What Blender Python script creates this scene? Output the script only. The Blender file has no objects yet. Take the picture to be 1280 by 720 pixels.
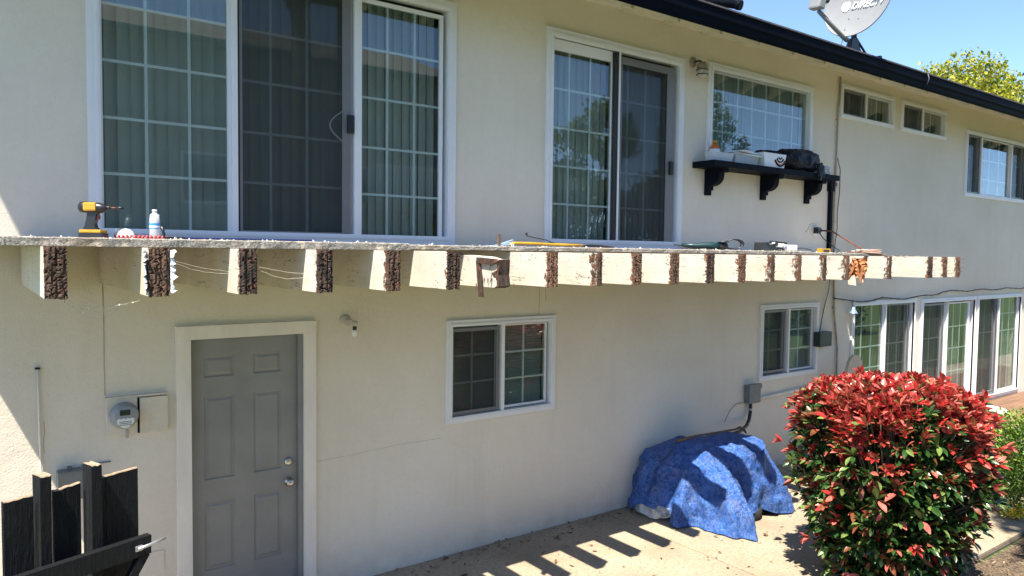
import bpy, math, random
import numpy as np
from mathutils import Vector, Matrix, Euler
random.seed(7); rng = np.random.default_rng(7)
scene = bpy.context.scene
COL = scene.collection
R = math.radians

# ------------------------------------------------------------------ camera
cam_d = bpy.data.cameras.new('camera'); cam = bpy.data.objects.new('camera', cam_d); COL.objects.link(cam)
right = Vector((0.80347892, -0.59521192, 0.01201613)); up = Vector((0.01949244, 0.04647525, 0.99872924)); fwd = Vector((0.595014, 0.80222367, -0.04894402))
mw = Matrix((right, up, -fwd)).transposed().to_4x4(); mw.translation = Vector((0, -5.45, 2.66))
cam.matrix_world = mw
cam_d.sensor_width = 36; cam_d.lens = 36 * 930 / 1280; cam_d.clip_start = 0.05; cam_d.clip_end = 2000
scene.camera = cam

# ------------------------------------------------------------------ sky, sun, exposure
SUN = Vector((-0.45, -0.26, 1.0)).normalized()
world = bpy.data.worlds.new('World'); scene.world = world; world.use_nodes = True
nt = world.node_tree; bg = nt.nodes['Background']
sky = nt.nodes.new('ShaderNodeTexSky'); sky.sky_type = 'NISHITA'; sky.sun_disc = False
sky.sun_elevation = math.asin(SUN.z); sky.sun_rotation = math.atan2(SUN.x, SUN.y) % (2 * math.pi)
sky.air_density = 0.8; sky.dust_density = 0.0; sky.ozone_density = 3.2; sky.altitude = 2500
nt.links.new(sky.outputs[0], bg.inputs[0]); bg.inputs[1].default_value = 0.135
sd = bpy.data.lights.new('sun', 'SUN'); sd.energy = 5.0; sd.angle = R(0.5); sd.color = (1.0, 0.925, 0.80)
so = bpy.data.objects.new('sun', sd); COL.objects.link(so)
so.rotation_euler = (-SUN).to_track_quat('-Z', 'Y').to_euler(); so.location = (-5, -5, 20)
scene.view_settings.view_transform = 'Standard'; scene.view_settings.look = 'None'
scene.view_settings.exposure = 1.46; scene.view_settings.gamma = 1

# ------------------------------------------------------------------ materials
def newmat(name):
    m = bpy.data.materials.new(name); m.use_nodes = True
    return m, m.node_tree, m.node_tree.nodes['Principled BSDF']
def N(t, typ, **kw):
    n = t.nodes.new(typ)
    for k, v in kw.items():
        if k.startswith('_'): setattr(n, k[1:], v)
        else: n.inputs[k].default_value = v
    return n
def coords(t, kind='Object'):
    return t.nodes.new('ShaderNodeTexCoord').outputs[kind]
def mixcol(t, fac, a, b, mode='MIX'):
    m = t.nodes.new('ShaderNodeMix'); m.data_type = 'RGBA'; m.blend_type = mode
    if isinstance(fac, (int, float)): m.inputs[0].default_value = fac
    else: t.links.new(fac, m.inputs[0])
    for s, v in ((6, a), (7, b)):
        if isinstance(v, tuple): m.inputs[s].default_value = (*v, 1) if len(v) == 3 else v
        else: t.links.new(v, m.inputs[s])
    return m.outputs[2]
def ramp(t, fac, lo, hi):
    r = t.nodes.new('ShaderNodeMapRange'); r.inputs[1].default_value = lo; r.inputs[2].default_value = hi
    t.links.new(fac, r.inputs[0]); return r.outputs[0]
def math_(t, op, a, b=0.0):
    n = t.nodes.new('ShaderNodeMath'); n.operation = op
    for i, v in enumerate((a, b)):
        if isinstance(v, (int, float)): n.inputs[i].default_value = v
        else: t.links.new(v, n.inputs[i])
    return n.outputs[0]
def noise(t, co, scale, detail=4, rough=0.6, stretch=None):
    if stretch:
        mp = t.nodes.new('ShaderNodeMapping'); mp.inputs['Scale'].default_value = stretch
        t.links.new(co, mp.inputs[0]); co = mp.outputs[0]
    n = N(t, 'ShaderNodeTexNoise', Scale=scale, Detail=detail, Roughness=rough)
    t.links.new(co, n.inputs['Vector']); return n.outputs['Fac']
def bump(t, bsdf, h, strength, dist, prev=None):
    b = N(t, 'ShaderNodeBump', Strength=strength, Distance=dist); t.links.new(h, b.inputs['Height'])
    if prev is not None: t.links.new(prev, b.inputs['Normal'])
    t.links.new(b.outputs[0], bsdf.inputs['Normal']); return b.outputs[0]
def simple(name, col, rough=0.6, var=0.25, vs=12, bs=0.15, bscale=60, metal=0.0, bdist=0.002, stretch=None):
    m, t, b = newmat(name); co = coords(t)
    n = noise(t, co, vs, stretch=stretch)
    c2 = tuple(max(0, c * (1 - var)) for c in col); c3 = tuple(min(1, c * (1 + var * .6)) for c in col)
    t.links.new(mixcol(t, ramp(t, n, .3, .7), c2, c3), b.inputs['Base Color'])
    b.inputs['Roughness'].default_value = rough; b.inputs['Metallic'].default_value = metal
    if bs: bump(t, b, noise(t, co, bscale, stretch=stretch), bs, bdist)
    return m

def make_stucco():
    m, t, b = newmat('stucco'); co = coords(t)
    big = noise(t, co, 0.55, 5, .65); drip = noise(t, co, 1.0, 4, .6, (5, 5, .25)); fine = noise(t, co, 22, 3)
    c = mixcol(t, ramp(t, big, .35, .68), (.65, .588, .487), (.735, .68, .585))
    c = mixcol(t, math_(t, 'MULTIPLY', math_(t, 'MULTIPLY', ramp(t, drip, .52, .80), ramp(t, noise(t, co, .9, 3), .42, .62)), .24), c, (.47, .40, .31))
    c = mixcol(t, math_(t, 'MULTIPLY', ramp(t, fine, .45, .8), .18), c, (.55, .49, .39))
    # small scuffs and rusty specks
    sp = noise(t, co, 46, 2); gate = noise(t, co, 1.6, 2)
    spk = math_(t, 'MULTIPLY', ramp(t, sp, .715, .75), ramp(t, gate, .5, .62))
    c = mixcol(t, math_(t, 'MULTIPLY', spk, .7), c, (.20, .15, .10))
    # faint splash-back dirt on the lowest 30 cm
    sep = t.nodes.new('ShaderNodeSeparateXYZ'); t.links.new(co, sep.inputs[0])
    low = math_(t, 'MULTIPLY', ramp(t, sep.outputs['Z'], .35, 0.0), ramp(t, noise(t, co, 5, 5), .35, .7))
    c = mixcol(t, math_(t, 'MULTIPLY', low, .45), c, (.42, .36, .28))
    t.links.new(c, b.inputs['Base Color']); b.inputs['Roughness'].default_value = .92
    n1 = noise(t, co, 75, 5, .65); n2 = noise(t, co, 7, 4)
    p = bump(t, b, n2, .25, .02); bump(t, b, n1, .55, .006, p)
    return m
STUCCO = make_stucco()
TRIM = simple('white_vinyl', (.72, .73, .75), .45, .04, 3, .05, 30)
WOODTRIM = simple('painted_wood_trim', (.74, .69, .62), .6, .10, 7, .2, 30, stretch=(1, 1, .3))
EAVE = simple('cream_eave_paint', (.80, .74, .62), .7, .12, 6, .15, 40)
GUTTER = simple('black_gutter_paint', (.003, .0045, .009), .6, .3, 3, .05, 20)
BLACK = simple('black_paint', (.008, .010, .015), .5, .35, 8, .2, 50)
for m__ in (GUTTER, BLACK): m__.node_tree.nodes['Principled BSDF'].inputs['Specular IOR Level'].default_value = .03
BLACKPLASTIC = simple('black_plastic', (.015, .015, .017), .35, .2, 20, .05, 90)
DARKMETAL = simple('dark_metal', (.05, .055, .06), .4, .3, 20, .1, 60, .6)
CHROME = simple('brushed_nickel', (.55, .53, .50), .28, .15, 20, .05, 90, 1.0)
GREY = simple('grey_door_paint', (.235, .235, .225), .5, .14, 3, .12, 120)
GREYBOX = simple('grey_box', (.17, .18, .175), .5, .15, 12, .1, 60)
GREENBOX = simple('dark_green_box', (.03, .042, .036), .5, .2, 12, .1, 60)
GALV = simple('galvanised_steel', (.45, .46, .47), .4, .15, 30, .1, 60, .7)
SCREENFRAME = simple('screen_frame_grey', (.16, .16, .165), .45, .1, 5, .05, 40)
RUBBER = simple('black_seal', (.012, .012, .012), .6, .2, 20, 0)
PLASTICWHITE = simple('white_plastic', (.75, .75, .74), .4, .05, 12, .05, 40)
YELLOW = simple('yellow_plastic', (.50, .27, .02), .4, .12, 20, .1, 60)
REDRUST = simple('rusty_red_paint', (.16, .05, .035), .6, .4, 30, .2, 60)
BLINDMAT = simple('blind_vinyl', (.42, .43, .40), .6, .06, 4, .05, 40)
INSIDE = simple('interior_plaster', (.30, .29, .27), .8, .1, 2, 0)
ROOFMAT = simple('roof_shingles', (.10, .09, .085), .9, .4, 20, .5, 30, bdist=.01)
ORANGEWOOD = simple('fresh_splintered_wood', (.42, .17, .065), .8, .55, 30, .8, 60, bdist=.006, stretch=(1, .15, 1))
NAIL = simple('rusty_nail', (.20, .16, .13), .5, .3, 60, .1, 60, .5)
DISHGREY = simple('dish_grey', (.25, .26, .265), .45, .08, 4, .05, 30)
LETTERWHITE = simple('letter_white', (.85, .85, .85), .5, .03, 4, 0)
DISHDARK = simple('dish_mast_dark', (.03, .032, .035), .5, .3, 12, .1, 50)
BARK = simple('bark', (.12, .085, .06), .9, .4, 8, .8, 25, bdist=.02, stretch=(1, 1, .2))
AMBER = simple('amber_sauce', (.55, .13, .02), .2, .15, 20, 0)
BLUEPLASTIC = simple('blue_strip', (.012, .022, .10), .4, .2, 20, 0)
REDCORD = simple('red_cord', (.55, .06, .06), .6, .3, 40, .2, 80)
TEAL = simple('teal_tool', (.004, .030, .036), .4, .2, 30, .05, 60)
FLOWERY = simple('yellow_petal', (.85, .62, .02), .6, .15, 30, 0)
DEBRIS = simple('plaster_chip', (.72, .66, .58), .9, .3, 60, .3, 60)
WICKER = simple('beige_chair', (.50, .43, .33), .7, .2, 60, .3, 60)
DECKWOOD = simple('brown_deck_wood', (.20, .11, .065), .7, .35, 10, .3, 30, stretch=(.15, 1, 1))

def make_white_paint():     # old white paint on a joist, chipped to brown wood near the cut end; object origin at the tip
    m, t, b = newmat('old_white_paint'); tc = t.nodes.new('ShaderNodeTexCoord'); oi = t.nodes.new('ShaderNodeObjectInfo')
    add = t.nodes.new('ShaderNodeVectorMath'); add.operation = 'ADD'
    sc = t.nodes.new('ShaderNodeVectorMath'); sc.operation = 'SCALE'; sc.inputs[0].default_value = (37, 53, 29)
    t.links.new(oi.outputs['Random'], sc.inputs['Scale'])
    t.links.new(tc.outputs['Object'], add.inputs[0]); t.links.new(sc.outputs[0], add.inputs[1]); co = add.outputs[0]
    sep = t.nodes.new('ShaderNodeSeparateXYZ'); t.links.new(tc.outputs['Object'], sep.inputs[0])
    c = mixcol(t, ramp(t, noise(t, co, 4, 4), .3, .7), (.62, .58, .505), (.50, .455, .38))
    c = mixcol(t, math_(t, 'MULTIPLY', ramp(t, noise(t, co, 26, 3), .55, .75), .35), c, (.45, .38, .28))
    wood = mixcol(t, ramp(t, noise(t, co, 18, 4, .7, (1, .15, 1)), .35, .65), (.05, .028, .018), (.26, .12, .06))
    near = ramp(t, sep.outputs['Y'], .07, -.005)       # 1 at the cut end
    n = noise(t, co, 22, 5, .7)
    chips = ramp(t, math_(t, 'ADD', n, math_(t, 'MULTIPLY', near, .27)), .70, .715)
    # long hairline cracks along the grain and a few dark nail spots
    cr = noise(t, co, 7, 3, .5, (1, .22, 2.2)); cr = math_(t, 'ABSOLUTE', math_(t, 'SUBTRACT', cr, .5))
    crack = math_(t, 'MULTIPLY', ramp(t, cr, .006, .002), ramp(t, noise(t, co, 3, 2), .44, .5))
    sv = N(t, 'ShaderNodeTexVoronoi', Scale=17); t.links.new(co, sv.inputs['Vector'])
    spots = math_(t, 'MULTIPLY', ramp(t, sv.outputs['Distance'], .11, .08), ramp(t, noise(t, co, 5, 1), .48, .52))
    c = mixcol(t, chips, c, wood)
    c = mixcol(t, math_(t, 'MAXIMUM', math_(t, 'MULTIPLY', crack, .8), math_(t, 'MULTIPLY', spots, .75)), c, (.10, .07, .05))
    t.links.new(c, b.inputs['Base Color']); b.inputs['Roughness'].default_value = .65
    h = math_(t, 'SUBTRACT', noise(t, co, 30, 4), chips); bump(t, b, h, .5, .004)
    return m
JOISTPAINT = make_white_paint()
def make_rot():
    m, t, b = newmat('rotten_end_grain'); co = coords(t)
    n = noise(t, co, 60, 6, .75, (1, 1, .22)); n2 = noise(t, co, 14, 3)
    c = mixcol(t, ramp(t, n, .38, .62), (.010, .007, .006), (.085, .050, .036))  # near-black tone paints shade into the cracks of the rotten grain
    c = mixcol(t, ramp(t, n2, .54, .68), c, (.19, .065, .038))
    c = mixcol(t, ramp(t, noise(t, co, 70, 3), .70, .76), c, (.42, .36, .30))
    oi = t.nodes.new('ShaderNodeObjectInfo'); c = mixcol(t, math_(t, 'MULTIPLY', ramp(t, oi.outputs['Random'], .45, 1.0), .45), c, mixcol(t, n, (.10, .045, .025), (.40, .21, .12)))
    t.links.new(c, b.inputs['Base Color']); b.inputs['Roughness'].default_value = .9
    bump(t, b, n, .8, .009); return m
ROT = make_rot()
def make_deckedge():
    m, t, b = newmat('gritty_deck_coating'); co = coords(t)
    c = mixcol(t, ramp(t, noise(t, co, 90, 3, .7), .38, .62), (.12, .11, .10), (.34, .32, .285))
    c = mixcol(t, ramp(t, noise(t, co, 5, 3), .5, .75), c, (.22, .17, .12))
    c = mixcol(t, ramp(t, noise(t, co, 14, 4), .60, .68), c, (.50, .42, .33))
    t.links.new(c, b.inputs['Base Color']); b.inputs['Roughness'].default_value = .95
    bump(t, b, noise(t, co, 130, 3), .9, .006); return m
DECKEDGE = make_deckedge()
def make_concrete():
    m, t, b = newmat('old_concrete'); co = coords(t)
    c = mixcol(t, ramp(t, noise(t, co, 1.2, 5, .65), .35, .68), (.26, .21, .145), (.39, .33, .24))
    c = mixcol(t, ramp(t, noise(t, co, 38, 5, .75), .45, .66), c, (.20, .155, .10))
    c = mixcol(t, ramp(t, noise(t, co, 140, 2), .62, .7), c, (.16, .12, .09))
    c = mixcol(t, math_(t, 'MULTIPLY', ramp(t, noise(t, co, 3.1, 5, .7), .60, .72), .6), c, (.17, .14, .11))
    c = mixcol(t, math_(t, 'MULTIPLY', ramp(t, noise(t, co, 8, 5, .7), .58, .70), .45), c, (.50, .30, .17))
    t.links.new(c, b.inputs['Base Color']); b.inputs['Roughness'].default_value = .9
    bump(t, b, noise(t, co, 90, 4, .7), .5, .004); return m
CONCRETE = make_concrete()
def make_mulch():
    m, t, b = newmat('dry_mulch'); co = coords(t)
    c = mixcol(t, ramp(t, noise(t, co, 40, 4, .8), .40, .62), (.05, .033, .022), (.30, .215, .13))
    t.links.new(c, b.inputs['Base Color']); b.inputs['Roughness'].default_value = 1
    bump(t, b, noise(t, co, 60, 4, .8), 1, .03); return m
MULCH = make_mulch()
GRASS = simple('lawn_grass', (.075, .12, .03), 1, .4, 25, .8, 90, bdist=.02)
NSTUCCO = simple('neighbour_stucco', (.40, .36, .28), .9, .1, 2, .2, 60)
NROOF = simple('neighbour_shingles', (.17, .15, .13), .9, .5, 9, .3, 30, stretch=(1, 1, 8))

def make_glass(name='window_glass', tint=(.82, .875, .86), ior=1.62):
    m, t, b = newmat(name); t.nodes.remove(b)
    out = [n for n in t.nodes if n.type == 'OUTPUT_MATERIAL'][0]
    tr = N(t, 'ShaderNodeBsdfTransparent', Color=(*tint, 1)); gl = N(t, 'ShaderNodeBsdfGlossy', Roughness=.005, Color=(.95, .97, 1, 1))
    fr = N(t, 'ShaderNodeFresnel', IOR=ior); ge = t.nodes.new('ShaderNodeNewGeometry'); mr = N(t, 'ShaderNodeMapRange'); mr.inputs[3].default_value = ior; mr.inputs[4].default_value = 1 / ior
    t.links.new(ge.outputs['Backfacing'], mr.inputs[0]); t.links.new(mr.outputs[0], fr.inputs['IOR']); mx = t.nodes.new('ShaderNodeMixShader')
    wob = noise(t, coords(t), 1.1, 1); bp = N(t, 'ShaderNodeBump', Strength=.25, Distance=.006); t.links.new(wob, bp.inputs['Height'])
    t.links.new(bp.outputs[0], gl.inputs['Normal'])
    t.links.new(fr.outputs[0], mx.inputs[0]); t.links.new(tr.outputs[0], mx.inputs[1]); t.links.new(gl.outputs[0], mx.inputs[2])
    t.links.new(mx.outputs[0], out.inputs[0]); return m
GLASS = make_glass()
CLEAR = make_glass('clear_plastic', (.86, .89, .92), 1.5)
def make_screen():
    m, t, b = newmat('insect_screen'); out = [n for n in t.nodes if n.type == 'OUTPUT_MATERIAL'][0]
    tr = N(t, 'ShaderNodeBsdfTransparent'); mx = t.nodes.new('ShaderNodeMixShader'); mx.inputs[0].default_value = .30
    b.inputs['Base Color'].default_value = (.025, .028, .032, 1); b.inputs['Roughness'].default_value = .8
    t.links.new(tr.outputs[0], mx.inputs[1]); t.links.new(b.outputs[0], mx.inputs[2]); t.links.new(mx.outputs[0], out.inputs[0]); return m
SCREEN = make_screen()
def make_tarp():
    m, t, b = newmat('blue_tarp'); co = coords(t)
    c = mixcol(t, ramp(t, noise(t, co, 5, 5, .7), .35, .65), (.004, .042, .18), (.014, .098, .38))
    wr = noise(t, co, 20, 6, .72); wr = math_(t, 'ABSOLUTE', math_(t, 'SUBTRACT', wr, .5))
    c = mixcol(t, math_(t, 'MULTIPLY', ramp(t, wr, .022, .0), .45), c, (.36, .44, .60))
    dust = ramp(t, noise(t, co, 9, 5, .7), .52, .7)
    c = mixcol(t, math_(t, 'MULTIPLY', dust, .16), c, (.33, .30, .34))
    t.links.new(c, b.inputs['Base Color']); b.inputs['Roughness'].default_value = .5
    p = bump(t, b, wr, 1.0, .03); vo = N(t, 'ShaderNodeTexVoronoi', Scale=9, _feature='SMOOTH_F1'); t.links.new(co, vo.inputs['Vector'])
    bump(t, b, vo.outputs['Distance'], .6, .03, p); return m
TARP = make_tarp()
def leafmat(name, col, rough=.32, tr=.25, var=.35):
    m, t, b = newmat(name); out = [n for n in t.nodes if n.type == 'OUTPUT_MATERIAL'][0]; co = coords(t)
    oi = t.nodes.new('ShaderNodeObjectInfo')
    n = noise(t, co, 14, 2); dk = tuple(c * (1 - var) for c in col)
    br = tuple(min(1, c * (1 + var)) for c in col); c = mixcol(t, ramp(t, n, .35, .65), dk, br)
    t.links.new(c, b.inputs['Base Color']); b.inputs['Roughness'].default_value = rough
    tl = t.nodes.new('ShaderNodeBsdfTranslucent'); t.links.new(c, tl.inputs[0]); mx = t.nodes.new('ShaderNodeMixShader'); mx.inputs[0].default_value = tr
    t.links.new(b.outputs[0], mx.inputs[1]); t.links.new(tl.outputs[0], mx.inputs[2]); t.links.new(mx.outputs[0], out.inputs[0]); return m
LRED = leafmat('leaf_red', (.42, .034, .030), .22); LCORAL = leafmat('leaf_coral', (.54, .13, .10), .25); LBRONZE = leafmat('leaf_bronze', (.17, .06, .025))
LGREEN = leafmat('leaf_green', (.022, .058, .014), .25, .12); LLIGHT = leafmat('leaf_light_green', (.15, .22, .06), .22)
HEDGE1 = leafmat('hedge_leaf', (.07, .14, .018), .5, .3); HEDGE2 = leafmat('hedge_tip', (.20, .28, .03), .5, .35)
TREE1 = leafmat('tree_leaf', (.15, .20, .03), .5, .5); TREE2 = leafmat('tree_tip', (.42, .40, .03), .5, .5)
NTREE = leafmat('dark_tree_leaf', (.05, .09, .02), .5, .3)
BUSHMATS = [LRED, LCORAL, LBRONZE, LGREEN, LLIGHT]

# ------------------------------------------------------------------ mesh helpers
class MB:
    def __init__(s): s.v = []; s.f = []; s.mi = []; s.sm = []
    def add(s, vs, fs, mi=0, smooth=False):
        o = len(s.v); s.v += [tuple(v) for v in vs]; s.f += [tuple(o + i for i in f) for f in fs]
        s.mi += [mi] * len(fs); s.sm += [smooth] * len(fs); return s
    def box(s, x0, x1, y0, y1, z0, z1, mi=0, M=None):
        vs = [Vector((x, y, z)) for x in (x0, x1) for y in (y0, y1) for z in (z0, z1)]
        if M is not None: vs = [M @ v for v in vs]
        return s.add(vs, [(0, 1, 3, 2), (4, 6, 7, 5), (0, 4, 5, 1), (2, 3, 7, 6), (0, 2, 6, 4), (1, 5, 7, 3)], mi)
    def bbox(s, x0, x1, y0, y1, z0, z1, b=.004, mi=0, M=None):      # bevelled box
        import bmesh
        bm = bmesh.new(); bmesh.ops.create_cube(bm, size=1)
        for v in bm.verts: v.co = Vector(((x0 + x1) / 2 + v.co.x * (x1 - x0), (y0 + y1) / 2 + v.co.y * (y1 - y0), (z0 + z1) / 2 + v.co.z * (z1 - z0)))
        bmesh.ops.bevel(bm, geom=bm.edges[:], offset=b, segments=2, affect='EDGES', profile=.6)
        bm.verts.index_update(); vs = [v.co.copy() for v in bm.verts]
        if M is not None: vs = [M @ v for v in vs]
        s.add(vs, [[v.index for v in f.verts] for f in bm.faces], mi); bm.free(); return s
    def tube(s, pts, r, n=8, mi=0, caps=True):
        pts = [Vector(p) for p in pts]; rs = r if isinstance(r, (list, tuple)) else [r] * len(pts); vs = []; prev = None
        for i, p in enumerate(pts):
            d = (pts[min(i + 1, len(pts) - 1)] - pts[max(i - 1, 0)]).normalized()
            a = prev - d * prev.dot(d) if prev is not None else (Vector((0, 0, 1)).cross(d) if abs(d.z) < .9 else Vector((1, 0, 0)).cross(d))
            if a.length < 1e-6: a = Vector((1, 0, 0)).cross(d)
            a.normalize(); prev = a; b = d.cross(a)
            for k in range(n):
                t = 2 * math.pi * k / n; vs.append(p + (a * math.cos(t) + b * math.sin(t)) * rs[i])
        fs = []
        for i in range(len(pts) - 1):
            for k in range(n):
                k2 = (k + 1) % n; fs.append((i * n + k, i * n + k2, (i + 1) * n + k2, (i + 1) * n + k))
        s.add(vs, fs, mi, True)
        if caps:
            o = len(s.v) - len(vs); s.f.append(tuple(o + k for k in reversed(range(n)))); s.f.append(tuple(o + (len(pts) - 1) * n + k for k in range(n)))
            s.mi += [mi, mi]; s.sm += [False, False]
        return s
    def lathe(s, prof, n=20, mi=0, M=None):        # prof: (r, z) around z axis
        vs = []; fs = []
        for r, z in prof:
            for k in range(n):
                t = 2 * math.pi * k / n; v = Vector((r * math.cos(t), r * math.sin(t), z)); vs.append(M @ v if M is not None else v)
        for i in range(len(prof) - 1):
            for k in range(n):
                k2 = (k + 1) % n; fs.append((i * n + k, i * n + k2, (i + 1) * n + k2, (i + 1) * n + k))
        return s.add(vs, fs, mi, True)
    def prism(s, poly, a0, a1, axis='x', mi=0, M=None):      # polygon extruded along an axis; poly in the other two axes
        def P(u, w, a):
            v = {'x': Vector((a, u, w)), 'y': Vector((u, a, w)), 'z': Vector((u, w, a))}[axis]
            return M @ v if M is not None else v
        n = len(poly); vs = [P(u, w, a0) for u, w in poly] + [P(u, w, a1) for u, w in poly]
        fs = [(i, (i + 1) % n, n + (i + 1) % n, n + i) for i in range(n)] + [tuple(reversed(range(n))), tuple(range(n, 2 * n))]
        return s.add(vs, fs, mi)
    def mesh(s, name, mats, origin=(0, 0, 0)):
        me = bpy.data.meshes.new(name); ox, oy, oz = origin
        me.from_pydata([(x - ox, y - oy, z - oz) for x, y, z in s.v], [], s.f)
        for m in (mats if isinstance(mats, (list, tuple)) else [mats]): me.materials.append(m)
        me.polygons.foreach_set('material_index', s.mi); me.polygons.foreach_set('use_smooth', s.sm)
        me.update(); return me
    def build(s, name, mats, parent=None, origin=None, label=None, stuff=False):
        import bmesh
        o3 = Vector(origin) if origin is not None else (Vector(parent['_o']) if parent is not None else Vector((0, 0, 0)))
        me = s.mesh(name, mats, o3)
        bm = bmesh.new(); bm.from_mesh(me); bmesh.ops.recalc_face_normals(bm, faces=bm.faces[:]); bm.to_mesh(me); bm.free()
        o = bpy.data.objects.new(name, me); COL.objects.link(o)
        if parent is not None: o.parent = parent; o.location = o3 - Vector(parent['_o'])
        else: o.location = o3
        o['_o'] = tuple(o3)
        if label: o['label'] = label
        if stuff: o['kind'] = 'stuff'
        return o
def thing(name, label, cat, loc=(0, 0, 0), group=None):
    o = bpy.data.objects.new(name, None); COL.objects.link(o); o.location = loc; o.empty_display_size = .1
    o['_o'] = tuple(loc); o['label'] = label; o['category'] = cat
    if group: o['group'] = group
    return o
def tag(o, label, cat, group=None, stuff=False):
    o['label'] = label; o['category'] = cat
    if group: o['group'] = group
    if stuff: o['kind'] = 'stuff'
    return o
def struct(o): o['kind'] = 'structure'; return o
def inst(name, me, parent, loc, rot=None):      # shares mesh data; loc in world
    o = bpy.data.objects.new(name, me); COL.objects.link(o); o.parent = parent
    o.location = Vector(loc) - Vector(parent['_o'])
    if rot is not None: o.rotation_euler = rot
    return o

# ------------------------------------------------------------------ ground
g = MB(); g.add([(-400, -400, -.06), (400, -400, -.06), (400, 400, -.06), (-400, 400, -.06)], [(0, 1, 2, 3)])
struct(g.build('lawn', GRASS))
b = MB(); b.box(-6, 24, -2.72, -.002, -.10, -.035)
patio = struct(b.build('patio', simple('joint_dirt', (.10, .08, .06), 1, .3, 30, .3, 60)))
xs = [-6, -3.6, -.65, 2.30, 5.25, 8.20, 11.15, 14.1, 17.05, 20.5, 24]
for i in range(len(xs) - 1):
    s_ = MB(); x0, x1 = xs[i] + .006, xs[i + 1] - .006
    s_.bbox(x0, x1, -2.71, -.003, -.034, 0.0, b=.005)
    s_.build('concrete_slab', CONCRETE, patio)
# planting bed with an uneven surface beyond the patio edge
b = MB(); nx, ny = 90, 36; vs = []; fs = []
for j in range(ny + 1):
    for i in range(nx + 1):
        x = 4.2 + 9.8 * i / nx; y = -2.75 - 3.4 * j / ny
        vs.append((x, y, -.03 + .02 * math.sin(x * 3.1) * math.cos(y * 2.3) + random.uniform(-.008, .008)))
for j in range(ny):
    for i in range(nx): a = j * (nx + 1) + i; fs.append((a, a + 1, a + nx + 2, a + nx + 1))
b.add(vs, fs); struct(b.build('planting_bed', MULCH))

# ------------------------------------------------------------------ the house
house = thing('apartment_house', 'long two storey cream stucco apartment house with black gutter', 'house')
XL, XR, YB, ZT = -.42, 22.0, 8.0, 5.14
holes = [(.70, 3.37, 2.735, 4.70), (4.44, 6.275, 2.735, 4.71), (6.75, 8.73, 3.72, 4.75), (9.45, 10.82, 4.525, 4.90), (11.09, 12.46, 4.525, 4.90),
         (13.25, 15.70, 3.69, 4.70), (3.375, 4.52, 1.195, 2.025), (7.83, 9.025, 1.15, 2.005), (9.92, 11.69, .05, 1.985), (11.93, 13.81, .05, 1.965), (13.93, 15.78, .20, 1.965),
         (1.235, 2.10, -.02, 2.05)]
gx = sorted({XL, XR} | {h[0] for h in holes} | {h[1] for h in holes}); gz = sorted({-.08, ZT} | {h[2] for h in holes} | {h[3] for h in holes})
w = MB()
for i in range(len(gx) - 1):
    for j in range(len(gz) - 1):
        cx, cz = (gx[i] + gx[i + 1]) / 2, (gz[j] + gz[j + 1]) / 2
        if any(h[0] < cx < h[1] and h[2] < cz < h[3] for h in holes): continue
        for y in (0, .15): w.add([(gx[i], y, gz[j]), (gx[i + 1], y, gz[j]), (gx[i + 1], y, gz[j + 1]), (gx[i], y, gz[j + 1])], [(0, 1, 2, 3)])
for x0, x1, z0, z1 in holes:
    w.add([(x0, 0, z0), (x0, .15, z0), (x0, .15, z1), (x0, 0, z1)], [(0, 1, 2, 3)]); w.add([(x1, 0, z0), (x1, .15, z0), (x1, .15, z1), (x1, 0, z1)], [(0, 1, 2, 3)])
    w.add([(x0, 0, z0), (x1, 0, z0), (x1, .15, z0), (x0, .15, z0)], [(0, 1, 2, 3)]); w.add([(x0, 0, z1), (x1, 0, z1), (x1, .15, z1), (x0, .15, z1)], [(0, 1, 2, 3)])
me = w.mesh('front_wall', STUCCO); o = bpy.data.objects.new('front_wall', me); COL.objects.link(o); o.parent = house; o['_o'] = (0, 0, 0); o['label'] = 'cream stucco front wall'
w = MB(); w.box(XL, XL + .15, .151, YB, -.08, ZT); w.box(XR - .15, XR, .151, YB, -.08, ZT); w.box(XL + .151, XR - .151, YB - .15, YB, -.08, ZT)
w.build('side_wall', STUCCO, house)
w = MB(); w.box(XL + .152, XR - .152, .152, YB - .152, 2.42, 2.69); w.box(XL + .152, XR - .152, .152, YB - .152, 5.0, 5.13); w.box(XL + .152, XR - .152, .152, YB - .152, -.06, .02)
w.box(XL + .152, XR - .152, 3.5, 3.6, .021, 2.419); w.box(XL + .152, XR - .152, 3.5, 3.6, 2.691, 4.999)
for x in (3.9, 6.5, 9.2, 11.8, 13.9): w.box(x, x + .1, .153, 3.499, 2.692, 4.998); w.box(x + .05, x + .15, .153, 3.499, .022, 2.418)
w.build('interior', INSIDE, house)
# control joint and hairline cracks, as thin raised/sunk strips on the stucco
CRACK = simple('crack_line', (.38, .31, .23), .9, .3, 40, 0)
def crackline(pts, wd=.0022):
    c = MB(); c.tube([(x, -.0008, z) for x, z in pts], wd, 5); c.build('hairline_crack', CRACK, house)
crackline([(.738, 2.42), (.741, 2.1), (.739, 1.9), (.742, 1.69)]); crackline([(4.36, 2.42), (4.365, 2.25), (4.36, 2.07)], .0016)
crackline([(4.44, 2.42), (4.435, 2.3), (4.44, 2.2)], .0012); crackline([(.40, 1.56), (.405, 1.5), (.395, 1.42), (.40, 1.36)], .0016)
crackline([(8.72, 2.95), (8.78, 3.0), (8.80, 3.05), (8.88, 3.07)], .003)
crackline([(2.17, 1.02), (2.5, 1.03), (2.9, 1.05), (3.3, 1.045)], .0009)
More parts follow.
